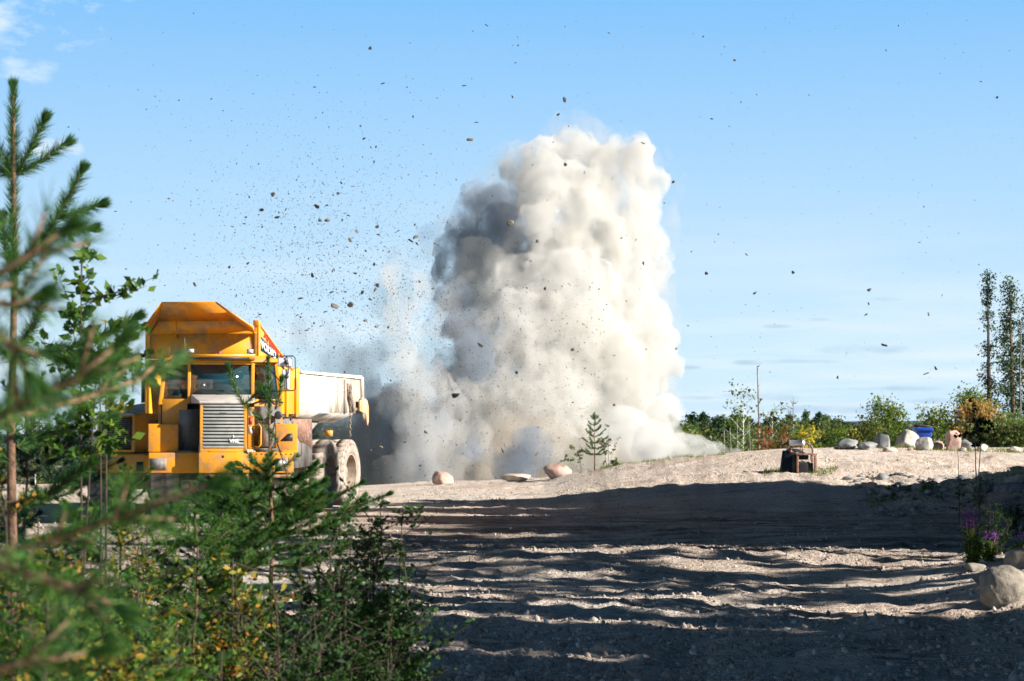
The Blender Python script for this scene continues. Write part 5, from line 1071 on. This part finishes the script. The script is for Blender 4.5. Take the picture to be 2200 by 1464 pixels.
# ------------------------------------------------------------------ right side plants
def fireweed(u, Y, vtop, n, label, wpx=60, purple=True):
    base = gp(u, Y); pm = FPX / Y; hgt = at(u, vtop, Y)[2] - base[2]; W = MB(); F = MB(); P = MB(); rs = np.random.default_rng(int(u))
    for k in range(n):
        a = rs.random() * 6.28; q = rs.random() * wpx / pm / 2; e = np.array([math.cos(a) * q, math.sin(a) * q, hgt * (rs.uniform(.45, .72) if k > n * .22 else rs.uniform(.8, 1.0))])
        p0 = np.array([e[0] * .3, e[1] * .3, -.03]); W.tube([p0, (p0 + e) / 2, e], [.006, .005, .002], 5)
        m = 60; t = rs.uniform(.15, .95 if k > n * .22 else .62, m); C = p0 + (e - p0) * t[:, None] + rs.normal(0, .012, (m, 3)); leaves(F, C, .09, up=.2, aspect=.2)
        if k <= n * .22:
            t = rs.uniform(.68, 1.0, 30); C = p0 + (e - p0) * t[:, None] + rs.normal(0, .028, (30, 3)); leaves(P, C, .032, aspect=.9)
    r = tree_root('fireweed', base, label, 'wildflower'); W.build('stems', M['stalk'], r); F.build('foliage', M['leaf'], r); P.build('flowers', M['petal'], r)
fireweed(2085, 26.5, 1084, 20, 'clump of purple-flowered fireweed beside the road at the right', 56)
fireweed(2120, 27.5, 1140, 14, 'leafy fireweed with few flowers right of the tall purple clump', 50)
fireweed(2196, 26, 1140, 10, 'fireweed with pinkish stalks at the right frame edge', 50)
shrub(2095, 44, 880, 130, 2, 220, 'leaf_dark', 'thin dark aspen sapling standing on the right bank', ls=.13, name='aspen_sapling', cat='sapling', asp=.8, low=.72, seed=31, wood='bark_grey')
shrub(2056, 43, 962, 26, 2, 90, 'leaf_dark', 'very thin dark sapling left of the aspen on the bank', ls=.07, name='aspen_sapling', cat='sapling', asp=.5, low=.3, seed=32)
shrub(2130, 30, 1070, 160, 10, 900, 'leaf_dark', 'dark low shrub in the shade behind the fireweed', ls=.05, seed=33)
shrub(1990, 51, 1020, 60, 8, 420, 'leaf', 'small green tuft of weeds in the rubble at the right', ls=.06, seed=34, name='weed_tuft', cat='weeds')
shrub(1920, 51, 1030, 90, 8, 420, 'leaf_olive', 'low olive weeds at the foot of the rubble slope', ls=.06, seed=35, name='weed_tuft', cat='weeds')
shrub(2100, 47, 1010, 120, 8, 500, 'leaf_olive', 'olive weeds growing on the top of the shaded bank', ls=.06, seed=36, name='weed_tuft', cat='weeds')
shrub(2180, 38, 1075, 120, 9, 700, 'leaf_dark', 'dark undergrowth shrub under the shaded right bank', ls=.06, seed=37)
shrub(1875, 55, 1015, 20, 2, 60, 'leaf_olive', 'thin dry weed stalk on the slope right of the pump', ls=.05, seed=38, name='weed_tuft', cat='weeds')
# crest saplings in front of the dust
Yc = 68.5; bs = gp(1277, Yc); tp = at(1277, 890, Yc); h = tp[2] - bs[2]
young_pine('young_pine', bs, tp, [(1 - .2 * k / h * 1.0, 3 + k % 2, min(.5, .12 + .07 * k), 38 - 5 * k, .1) for k in range(1, 8)], 'slender young pine on the pit edge in front of the dust', nm='needle', seed=51, L=.09, dens=90, r0=.025, bare=1 - .22 / h, wd=.012, sub=False)
shrub(1250, 68.2, 945, 60, 4, 190, 'leaf_birch', 'leaning birch sapling left of the young pine on the pit edge', ls=.11, name='birch_sapling', cat='sapling', asp=.6, low=.45, lean=(-.35, 0), seed=52, wood='bark_grey')
shrub(1306, 68.2, 918, 44, 4, 190, 'leaf_autumn', 'thin birch sapling right of the young pine on the pit edge', ls=.10, name='birch_sapling', cat='sapling', asp=.6, low=.3, seed=53, wood='bark_grey')
shrub(1322, 67.6, 982, 34, 5, 160, 'leaf', 'low green tuft at the right foot of the crest saplings', ls=.08, name='weed_tuft', cat='weeds', seed=54)
def rubble():
    b = MB(); n = 900; x = nr.uniform(8.2, 18, n); y = nr.uniform(46, 57, n); k = (fbm(np.stack([x / 1.5, y / 1.5, 0 * x], 1), 3, 77) > .46) & (x > 8.2 + (y - 46) * .12); x = x[k]; y = y[k]; z = H(x, y)
    for i in range(len(x)):
        v, f = rock_verts(2, 900 + i % 40, (1, nr.uniform(.6, 1), nr.uniform(.4, .7)), 8, .2, (.4, .8)); s_ = min(.34, float(nr.lognormal(-2.5, .55))); a = nr.uniform(0, 6.3); ca, sa = math.cos(a), math.sin(a)
        v = v @ np.array([[ca, sa, 0], [-sa, ca, 0], [0, 0, 1]]) * s_ + np.array([x[i], y[i], z[i] + s_ * .12]); b.add(v, f3=f)
    o = b.build('rubble', M['rock_grey']); tag(o, 'broken grey rubble covering the bank and slope at the right', 'rubble', kind='stuff')
rubble()
def grass_strip():
    F = MB(); n = 8200; u = np.concatenate([nr.uniform(1290, 1560, 2200), nr.uniform(1640, 1800, 1100), nr.uniform(1860, 2200, 1900), nr.uniform(1790, 2200, 3000)]); Y = np.concatenate([np.interp(u[:2200], CU, CY) + nr.normal(-.2, .7, 2200), nr.uniform(56.5, 58.5, 1100), nr.uniform(49.5, 53, 1900), nr.uniform(65.3, 69.5, 3000)])
    x = (u - 1100) / FPX * Y; k = fbm(np.stack([x / .8, Y / .8, 0 * x], 1), 3, 91) > .50; x = x[k]; Y = Y[k]; n = len(x); z = H(x, Y); P = np.stack([x, Y, z], 1)
    d = nr.normal(0, .35, (n, 3)); d[:, 2] = 1; hh = nr.uniform(.04, .16, n)[:, None]; s = np.stack([nr.uniform(-1, 1, n), nr.uniform(-1, 1, n), 0 * x], 1) * .01
    V = np.stack([P - s, P + s, P + d * hh], 1); F.add(V.reshape(-1, 3), f3=np.arange(n * 3).reshape(-1, 3)); o = F.build('grass', M['grass']); tag(o, 'sparse short grass along the crest and at the foot of the slope', 'grass', kind='stuff')
grass_strip()

# ------------------------------------------------------------------ pump with a silver silencer on a rusty frame
Yg = 57.5; pm = FPX / Yg
gx = (1716 - 1100) / pm; gzb = gz(gx, Yg)
pump = empty('site_pump', (gx, Yg, gzb - .02)); tag(pump, 'old motor pump with silver silencer, dark tarpaulin and rusty steel frame on the sand', 'pump')
X_ = lambda u: (u - 1716) / pm; Z_ = lambda v: (1033 - v) / pm
b = MB(); b.hexa([(X_(1677), .0, Z_(1033)), (X_(1700), -.1, Z_(1034)), (X_(1706), .7, Z_(1033)), (X_(1680), .7, Z_(1033))], [(X_(1683), .05, Z_(984)), (X_(1702), .0, Z_(987)), (X_(1706), .6, Z_(985)), (X_(1686), .6, Z_(984))]); b.build('tarpaulin', M['darkblue'], pump, bevel=.03)
b = MB(); b.box(X_(1700), X_(1711), .0, .65, Z_(1032), Z_(988)); b.hexa([(X_(1690), .05, Z_(985)), (X_(1735), .05, Z_(991)), (X_(1735), .5, Z_(991)), (X_(1690), .5, Z_(985))], [(X_(1696), .1, Z_(979)), (X_(1716), .1, Z_(981)), (X_(1716), .4, Z_(981)), (X_(1696), .4, Z_(979))]); b.box(X_(1712), X_(1738), .15, .6, Z_(1004), Z_(994)); b.build('engine', M['black'], pump, bevel=.02)
b = MB(); fr0, fr1 = X_(1709), X_(1752)
for (x0, x1) in ((fr0, fr0 + .06), (fr1 - .075, fr1)):
    b.box(x0, x1, -.16, -.09, Z_(1034), Z_(994.5)); b.box(x0, x1, .5, .57, Z_(1034), Z_(994.5))
b.box(fr0 - .01, fr1 + .01, -.18, .6, Z_(994), Z_(990)); fr_o = b.build('frame', M['rust'], pump, bevel=.006)
b = MB(); pr = [(X_(1694), .001), (X_(1694), .085), (X_(1696), .092), (X_(1722), .092), (X_(1722.5), .105), (X_(1725), .105), (X_(1725.5), .092), (X_(1728), .085), (X_(1730), .04), (X_(1730), .001)]
b.lathe(pr, (0, .1, Z_(968.5)), 'x', 24, closed=False); sil = b.build('silencer', M['silver'], pump, smooth=False, rec=True)
b = MB(); b.lathe([(X_(1689), .035), (X_(1692), .07), (X_(1694), .088), (X_(1695), .088)], (0, .1, Z_(968.5)), 'x', 20, closed=False); b.tube([(X_(1679.5), .1, Z_(972.5)), (X_(1684), .1, Z_(971)), (X_(1691), .1, Z_(969))], [.018, .026, .03], 8); b.build('tail_pipe', M['black'], sil)
b = MB(); b.tube([(X_(1729), .1, Z_(968.5)), (X_(1734), .1, Z_(969)), (X_(1740), .1, Z_(971.5)), (X_(1744.5), .1, Z_(976)), (X_(1746), .1, Z_(983)), (X_(1746), .1, Z_(990))], .026, 8); b.build('exhaust_elbow', M['rust'], sil, smooth=True)
for u in (1700, 1720, 1724.5):
    b = MB(); b.box(X_(u) - .012, X_(u) + .012, .08, .12, Z_(990), Z_(975)); b.build('bracket', M['rust'], pump)
b = MB(); b.box(X_(1695), X_(1701), .0, .1, Z_(988), Z_(984)); b.build('red_cap', M['red_beacon'], pump)
bx = empty('battery_box', (gx + X_(1729.5), Yg + .1, gzb - .02)); tag(bx, 'black box filled with pale scraps, sitting inside the rusty pump frame', 'box')
b = MB(); w_ = 15.5 / pm; b.box(-w_, w_, -.2, .3, 0, Z_(1011), .0, .0); b.build('tub', M['black'], bx, bevel=.02)
b = MB()
for k in range(16):
    v, f = rock_verts(1, 300 + k, (.05, .05, .03), 3); b.add(v + np.array([rnd.uniform(-w_ * .85, w_ * .85), rnd.uniform(-.18, .2), Z_(1010) + rnd.uniform(0, .03)]), f3=f)
b.build('scraps', M['rock_pale'], bx)
# ------------------------------------------------------------------ blue wheelie bin
Yb = 69.5; pm = FPX / Yb; bxx = (1981.5 - 1100) / pm; zb_ = gz(bxx, Yb)
binr = empty('wheelie_bin', (bxx, Yb, zb_)); tag(binr, 'blue plastic wheelie bin standing between the pale boulders', 'bin')
zt_ = CAMZ + (HOR - 922) / pm - zb_
b = MB(); b.hexa([(-.20, -.25, .04), (.20, -.25, .04), (.20, .22, .04), (-.20, .22, .04)], [(-.27, -.32, zt_ - .08), (.27, -.32, zt_ - .08), (.27, .34, zt_ - .08), (-.27, .34, zt_ - .08)]); b.box(-.30, .30, -.36, .38, zt_ - .08, zt_ - .03); b.build('tub', M['blue'], binr, bevel=.015)
b = MB(); b.hexa([(-.31, -.38, zt_ - .03), (.31, -.38, zt_ - .03), (.31, .40, zt_ - .03), (-.31, .40, zt_ - .03)], [(-.27, -.32, zt_ + .04), (.27, -.32, zt_ + .04), (.27, .36, zt_ + .06), (-.27, .36, zt_ + .06)]); b.build('lid', M['blue'], binr, bevel=.01)
for s in (-1, 1):
    b = MB(); b.lathe([(-.025, .1), (.025, .1)], (s * .24, .3, .1), 'x', 16, closed=False); b.build('wheel', M['black'], binr)
b = MB(); b.tube([(-.25, 0, zt_ + .07), (-.2, 0, zt_ + .15), (-.08, 0, zt_ + .12), (.1, 0, zt_ + .09), (.35, 0, zt_ + .05)], [.05, .05, .045, .04, .05], 8); o = b.build('driftwood_branch', M['bark_dark'], smooth=True); o.location = binr.location; tag(o, 'dark crooked branch lying across the lid of the blue bin', 'branch')
o = None
# sand bags / log pallet beside the bin
# ------------------------------------------------------------------ forest and shadow-giving trees
def proto_spruce(h, r, seed, m='spruce', nb=26, k=9, gap=.0, low=.06, nper=5, s=.22, droop=.35):
    rs = np.random.default_rng(seed); W = MB(); F = MB(); W.tube([(0, 0, -.3), (rs.normal(0, .05), 0, h * .5), (0, 0, h)], [h * .014, h * .009, .01], 6)
    for i in range(nb):
        t = low + (1 - low) * (i / nb) ** .9; z = h * t; L = r * (1 - t) ** .8 * rs.uniform(.75, 1.15) + .12
        if rs.random() < gap: continue
        for j in range(nper):
            a = rs.random() * 6.283; l_ = L * rs.uniform(.6, 1.1); e = np.array([math.cos(a) * l_, math.sin(a) * l_, -droop * l_ + .1 * l_]); W.tube([(0, 0, z), (e[0] * .5, e[1] * .5, z + e[2] * .35), (e[0], e[1], z + e[2])], [.012 + .012 * l_, .01, .004], 3, cap=False)
            q = rs.uniform(.25, 1.0, max(2, int(l_ * 4.5))); C = np.array([0, 0, z]) + e[None] * q[:, None]; C[:, 2] += rs.normal(0, .05, len(q)) - .05; blobs_of_tris(F, C, .34, k, s)
    blobs_of_tris(F, np.array([[0, 0, h * (1 - .012 * q)] for q in range(6)]), .18, 5, s * .7)
    return W, F
def proto_birch(h, r, seed, n=420, s=.13, k=7, low=.3, narrow=1.0):
    rs = np.random.default_rng(seed); W = MB(); F = MB(); bend = rs.normal(0, .25, 2); W.tube([(0, 0, -.3), (bend[0] * .4, bend[1] * .4, h * .5), (bend[0], bend[1], h * .97)], [h * .009, h * .006, .008], 6)
    nb = 26
    for i in range(nb):
        t = low + (1 - low) * (i + rs.random()) / nb; a = rs.random() * 6.28; l_ = r * (1 - abs(t - .45) * 1.25 if t > .45 else .8) * rs.uniform(.6, 1.15) + .15; p = np.array([bend[0] * t, bend[1] * t, h * t]); e = p + np.array([math.cos(a) * l_, math.sin(a) * l_, l_ * rs.uniform(.3, .9)])
        W.tube([p, (p + e) / 2 + [0, 0, .05], e], [.02, .012, .004], 3, cap=False); m = max(2, int(n / nb)); q = rs.uniform(.3, 1.08, m); C = p + (e - p) * q[:, None] + rs.normal(0, .16, (m, 3)); blobs_of_tris(F, C, .28, k, s, 1)
    return W, F
def proto_pine(h, r, seed, m=None, low=.45, nb=34, s=.2):
    rs = np.random.default_rng(seed); W = MB(); F = MB(); W.tube([(0, 0, -.3), (.1, 0, h * .5), (0, 0, h)], [h * .013, h * .009, .02], 8)
    for i in range(nb):
        t = low + (1 - low) * (i + rs.random()) / nb; a = rs.random() * 6.28; l_ = r * min(1, (1 - t) * 2.6 + .12) * rs.uniform(.5, 1.1); p = np.array([0, 0, h * t]); e = p + np.array([math.cos(a) * l_, math.sin(a) * l_, l_ * rs.uniform(-.05, .45)])
        W.tube([p, (p + e) / 2 + [0, 0, -.03], e], [.035, .02, .008], 4, cap=False); m_ = int(4 + l_ * 6); q = rs.uniform(.35, 1.05, m_); C = p + (e - p) * q[:, None] + rs.normal(0, .12, (m_, 3)); blobs_of_tris(F, C, .36, 10, s, .5)
    return W, F
def tree_obj(name, WF, loc, label, cat, group, wood, leaf, rz=0, scale=1):
    r = tree_root(name, loc, label, cat, group); WF[0].build('trunk', M[wood], r); WF[1].build('crown', M[leaf], r); r.rotation_euler = (0, 0, rz); r.scale = (scale,) * 3; return r
def place(src, loc, label, rz, sc, scz=None):
    c = src.copy(); COL.objects.link(c); c.location = loc; c.rotation_euler = (0, 0, rz); c.scale = (sc, sc, scz or sc); c['label'] = label
    for ch in src.children: d = ch.copy(); COL.objects.link(d); d.parent = c
    return c
FG = 'trees of the far forest edge'
far_p = []
P0 = (0, 0, 0)
KT = [('spruce_tree', 'dark pointed spruce in the forest edge beyond the pit', 'spruce', [tree_obj('spruce_tree', proto_spruce(9, 1.5, 501 + i, nb=30), P0, '', 'tree', FG, 'bark_dark', ('spruce', 'spruce', 'needle_mid')[i]) for i in range(3)]),
      ('birch_tree', 'yellow-green young birch in the forest edge beyond the pit', 'birch', [tree_obj('birch_tree', proto_birch(7.5, 1.3, 511 + i), P0, '', 'tree', FG, 'bark_birch', ('leaf_birch', 'leaf_olive', 'leaf_pale')[i]) for i in range(3)]),
      ('pine_tree', 'bushy green young pine in the forest edge beyond the pit', 'pine', [tree_obj('pine_tree', proto_pine(8, 1.4, 521 + i, low=.15, nb=40), P0, '', 'tree', FG, 'bark', ('needle_mid', 'leaf_olive')[i]) for i in range(2)])]
used = set()
def far_tree(kind, u, Y, vtop, hv=None, label=None, wide=1.0):
    name, lb, _, prs = KT[kind]; x = (u - 1100) / FPX * Y; zb = gz(x, Y); hh = at(u, vtop, Y)[2] - zb; pr = prs[rnd.randrange(len(prs)) if hv is None else hv]
    h0 = (9, 7.5, 8)[kind]; sc = hh / h0
    if pr.name not in used: used.add(pr.name); c = pr; c.location = (x, Y, zb); c['label'] = label or lb; c.scale = (sc * wide, sc * wide, sc); c.rotation_euler = (0, 0, rnd.random() * 6)
    else: c = place(pr, (x, Y, zb), label or lb, rnd.random() * 6, sc * wide, sc)
    return c
for k in range(64):    # back rank: pointed spruces
    u = 1330 + 880 * (k + rnd.random()) / 64; far_tree(0, u, rnd.uniform(165, 230), rnd.uniform(880, 908) if u < 1830 else rnd.uniform(908, 925), wide=.9)
for k in range(62):    # mixed middle rank
    u = 1330 + 880 * (k + rnd.random()) / 62; far_tree(rnd.choice([1, 1, 2, 2, 0]), u, rnd.uniform(120, 160), rnd.uniform(906, 936), wide=1.1)
for k in range(60):    # low front rank
    u = 1330 + 880 * (k + rnd.random()) / 60; far_tree(rnd.choice([1, 1, 1, 2]), u, rnd.uniform(100, 120), rnd.uniform(930, 962), wide=1.5)
for k in range(30):
    u = -60 + 1400 * (k + rnd.random()) / 30; far_tree(rnd.choice([0, 0, 1, 2]), u, rnd.uniform(150, 220), rnd.uniform(905, 925), wide=1.2)
for (u, vt) in ((1487, 885), (1540, 893), (1570, 900), (1660, 890), (1752, 897), (1737, 905), (1793, 898), (1805, 905), (1835, 912), (1690, 903), (1723, 908)): far_tree(0, u, rnd.uniform(140, 160), vt, hv=rnd.choice([0, 1]), label='tall dark spruce rising above its neighbours in the far forest edge')
def solo(name, WF, u, Y, label, cat, wood, leaf): p = gp(u, Y); return tree_obj(name, WF, tuple(p), label, cat, None, wood, leaf)
hgt = lambda u, Y, v: at(u, v, Y)[2] - gp(u, Y)[2]
solo('birch_tree', proto_birch(hgt(1590, 105, 848), 1.9, 601, n=150, s=.16, k=3, low=.55), 1590, 105, 'thin half-bare birch with an arching airy crown, left of the tall bare pole', 'tree', 'bark_birch', 'leaf_birch')
solo('birch_tree', proto_birch(hgt(1655, 107, 880), 1.2, 602, n=90, s=.16, k=3, low=.6), 1655, 107, 'thin birch with sparse leaves just right of the tall bare pole', 'tree', 'bark_birch', 'leaf_birch')
solo('birch_tree', proto_birch(hgt(1912, 84, 876), .85, 603, n=420, s=.10, k=8, low=.25), 1912, 84, 'yellow-green birch left of the blue bin', 'tree', 'bark_birch', 'leaf_birch')
solo('birch_tree', proto_birch(hgt(1886, 86, 905), .7, 604, n=360, s=.10, k=8, low=.25), 1886, 86, 'smaller yellow-green birch at the left of the pair beside the bin', 'tree', 'bark_birch', 'leaf_olive')
solo('birch_tree', proto_birch(hgt(2068, 84, 852), 1.0, 605, n=520, s=.10, k=8, low=.2), 2068, 84, 'golden-green birch behind the tall pinkish boulder', 'tree', 'bark_birch', 'leaf_birch')
solo('birch_tree', proto_birch(hgt(2092, 82, 880), .75, 606, n=460, s=.10, k=8, low=.2), 2092, 82, 'orange autumn birch right of the golden-green one', 'tree', 'bark_birch', 'leaf_orange')
solo('birch_tree', proto_birch(hgt(2018, 86, 893), .8, 607, n=300, s=.13, k=5, low=.25), 2018, 86, 'small green birch between the bin and the tall pinkish boulder', 'tree', 'bark_birch', 'leaf_birch')
solo('birch_tree', proto_birch(hgt(1985, 88, 878), .35, 608, n=60, s=.13, k=3, low=.6), 1985, 88, 'single wispy birch top rising behind the blue bin', 'tree', 'bark_birch', 'leaf_pale')
solo('birch_tree', proto_birch(hgt(1848, 92, 932), .8, 609, n=300, s=.14, k=6, low=.1), 1848, 92, 'small bright yellow birch bush left of the boulders', 'tree', 'bark_birch', 'leaf_yellow')
solo('birch_tree', proto_birch(hgt(1714, 96, 932), .9, 610, n=300, s=.14, k=6, low=.1), 1714, 96, 'yellow birch behind the pump silencer', 'tree', 'bark_birch', 'leaf_yellow')
solo('rowan_tree', proto_birch(hgt(1670, 98, 935), .9, 611, n=240, s=.14, k=5, low=.1), 1670, 98, 'reddish young rowan left of the pump', 'tree', 'bark_grey', 'leaf_red')
solo('rowan_tree', proto_birch(hgt(1640, 97, 922), .8, 612, n=240, s=.14, k=5, low=.1), 1640, 97, 'red-tinged rowan at the foot of the tall bare pole', 'tree', 'bark_grey', 'leaf_red')
for (u, Y, vt, w_, m_, lb) in ((2130, 82, 922, 1.2, 'leaf_pale', 'pale grey-green willow under the tall spruces'), (2175, 83, 928, 1.2, 'leaf_pale', 'pale green willow at the right under the tall pine'), (2160, 78, 940, .9, 'leaf_olive', 'olive bush behind the low tan boulder at the right')):
    solo('willow_bush', proto_birch(hgt(u, Y, vt), w_, int(u), n=460, s=.13, k=6, low=.05), u, Y, lb, 'bush', 'bark_grey', m_)
# bare trunks
def snag(u0, v0, u1, v1, Y, r, label, m='bark_pale', name='bare_tree', stubs=26, bl=.12):
    a = gp(u0, Y); e = at(u1, v1, Y) - a; W = MB(); n = 8; W.tube([(0, 0, -.3)] + [tuple(e * t + np.array([rnd.gauss(0, .03), 0, 0])) for t in np.linspace(.12, 1, n)], list(np.linspace(r, r * .3, n + 1)), 7)
    for k in range(stubs):
        t = rnd.uniform(.3, 1); an = rnd.random() * 6.28; l_ = bl * rnd.uniform(.4, 1.3); p = e * t; q = p + np.array([math.cos(an) * l_, math.sin(an) * l_, l_ * .4]); W.tube([p, q], [.02, .008], 4)
    o = W.build(name, M[m]); o.location = a; tag(o, label, 'tree')
snag(1633, 975, 1629, 787, 104, .10, 'tall bare branchless birch pole standing above the forest', stubs=70, bl=.10)
for k, (u0, u1, v1, lb) in enumerate(((1618, 1608, 905, 'leaning pale birch trunk left of the tall bare pole'), (1587, 1583, 900, 'thin brown trunk among the birches at the left of the pole'), (1560, 1555, 925, 'slanting thin pale trunk beside the drifting dust'), (1746, 1736, 920, 'pale leaning trunk behind the pump exhaust pipe'), (1570, 1569, 920, 'thin straight pale trunk left of the brown one'))):
    snag(u0, 975, u1, v1, 101, .055, lb, stubs=6)
a = gp(1706, 112); W = MB(); hh = hgt(1704, 112, 852); W.tube([(0, 0, 0), (-.05, 0, hh * .5), (-.05, 0, hh)], [.12, .08, .01], 6)
for k in range(60):
    t = rnd.uniform(.45, .97); an = rnd.random() * 6.28; l_ = 1.3 * (1 - t) ** .6 * rnd.uniform(.5, 1.1) + .15; p = np.array([-.05, 0, hh * t]); q = p + np.array([math.cos(an) * l_, math.sin(an) * l_, l_ * .5]); W.tube([p, (p + q) / 2 - [0, 0, .05], q], [.022, .014, .006], 4)
o = W.build('dead_conifer', M['bark_grey']); o.location = a; tag(o, 'dead grey leafless conifer with fine bare branches above the forest', 'tree')
# tall trees at the right
solo('spruce_tree', proto_spruce(hgt(2127, 112, 578), 1.15, 701, nb=76, k=8, gap=.24, low=.12, nper=3, s=.13, droop=.55), 2124, 112, 'very tall narrow ragged spruce, left of the tall trees at the right', 'tree', 'bark_dark', 'spruce')
solo('pine_tree', proto_pine(hgt(2165, 114, 600), 1.0, 702, low=.34, nb=84, s=.12), 2172, 114, 'tall slender pine right of the ragged spruce', 'tree', 'bark', 'needle_mid')
solo('pine_tree', proto_pine(hgt(2205, 110, 640), 1.2, 703, low=.42, nb=70, s=.12), 2214, 110, 'pine cut off by the right frame edge', 'tree', 'bark', 'needle_mid')
snag(2184, 970, 2197, 690, 108, .09, 'thin leaning grey trunk between the pines at the right edge', m='bark_grey', stubs=14, bl=.4)
# tall trees right of the yard: only their long shadows fall into the picture
SH = 'tall trees along the right side of the yard'
pr = [tree_obj('spruce_tree', proto_spruce(14, 2.3, 801, nb=44, k=9, nper=6, s=.34), (60, 0, 0), 'tall spruce of the row right of the yard', 'tree', SH, 'bark_dark', 'spruce'),
      tree_obj('pine_tree', proto_pine(15, 2.4, 802, low=.4, nb=46, s=.3), (64, 4, 0), 'tall pine of the row right of the yard', 'tree', SH, 'bark', 'needle_mid')]
TT = math.tan(SUN_TH); first = [True, True]
def caster(Yb, X0, h, kind, wide=1.0):
    Y0 = Yb - TT * (X0 - 5); 
    if X0 < .257 * Y0 + 2.2: X0 = .257 * Y0 + 2.2; Y0 = Yb - TT * (X0 - 5)
    z = gz(X0, Y0); s = h / (14, 15)[kind]
    if first[kind]: first[kind] = False; c = pr[kind]; c.location = (X0, Y0, z - .2); c.scale = (s * wide, s * wide, s); c.rotation_euler = (0, 0, rnd.random() * 6)
    else: place(pr[kind], (X0, Y0, z - .2), pr[kind]['label'], rnd.random() * 6, s * wide, s)
Yb = 34.5
while Yb < 56: caster(Yb, rnd.uniform(15, 23), rnd.uniform(11.3, 12.6) if Yb < 50 else rnd.uniform(10, 11.5), 0, 1.25); Yb += rnd.uniform(.9, 1.25)
for Yb in (31.6, 27.0, 23.2): caster(Yb, rnd.uniform(14, 20), rnd.uniform(12, 15), 1, .55)
for Yb in (20.2, 18.6, 17.2, 15.6): caster(Yb, rnd.uniform(13, 18), rnd.uniform(11, 13), 0, .85)

for (x0_, y0_, h_) in ((12.6, 24.5, 4.4), (13.4, 26.5, 4.6), (13.2, 22.6, 4.2), (14.0, 29.0, 5.0), (10.8, 20.0, 3.4), (14.5, 31.5, 5.0), (10.2, 18.4, 3.0)):  # unseen low spruces added to shade the flowers and right edge
    place(pr[0], (x0_, y0_, gz(x0_, y0_) - .1), 'small unseen spruce added to shade the right edge of the yard', rnd.random() * 6, h_ / 14 * 1.6, h_ / 14)
# ------------------------------------------------------------------ thin air haze
b = MB(); b.box(-6200, 6200, -400, 7300, -12, 60)
hm = bpy.data.materials.new('thin_haze'); hm.use_nodes = True; t = hm.node_tree; t.nodes.clear(); o_ = t.nodes.new('ShaderNodeOutputMaterial'); v_ = t.nodes.new('ShaderNodeVolumePrincipled')
v_.inputs['Color'].default_value = (.62, .80, 1.0, 1); v_.inputs['Density'].default_value = .00006; t.links.new(v_.outputs[0], o_.inputs['Volume'])
hz_o = b.build('haze', hm); tag(hz_o, 'thin bluish haze in the distance', 'haze', kind='stuff')

for Yb in (33.2, 30.2, 28.4, 25.4, 24.6, 21.6): caster(Yb, rnd.uniform(11, 16), rnd.uniform(9, 13), 1, .38)  # more unseen pines, narrowed to give thin shadow streaks

place(pr[0], (8.2, 6.5, gz(8.2, 6.5) - .1), 'unseen spruce added right of the camera to shade the thicket', 2.0, 8 / 14 * .8, 8 / 14)  # unseen spruce added so that its shadow darkens the thicket
for Yb in (15.1, 14.4, 13.6, 12.6): caster(Yb, rnd.uniform(9, 12), rnd.uniform(8, 10), 0, .9)  # more unseen spruces, added to shade the nearest ground
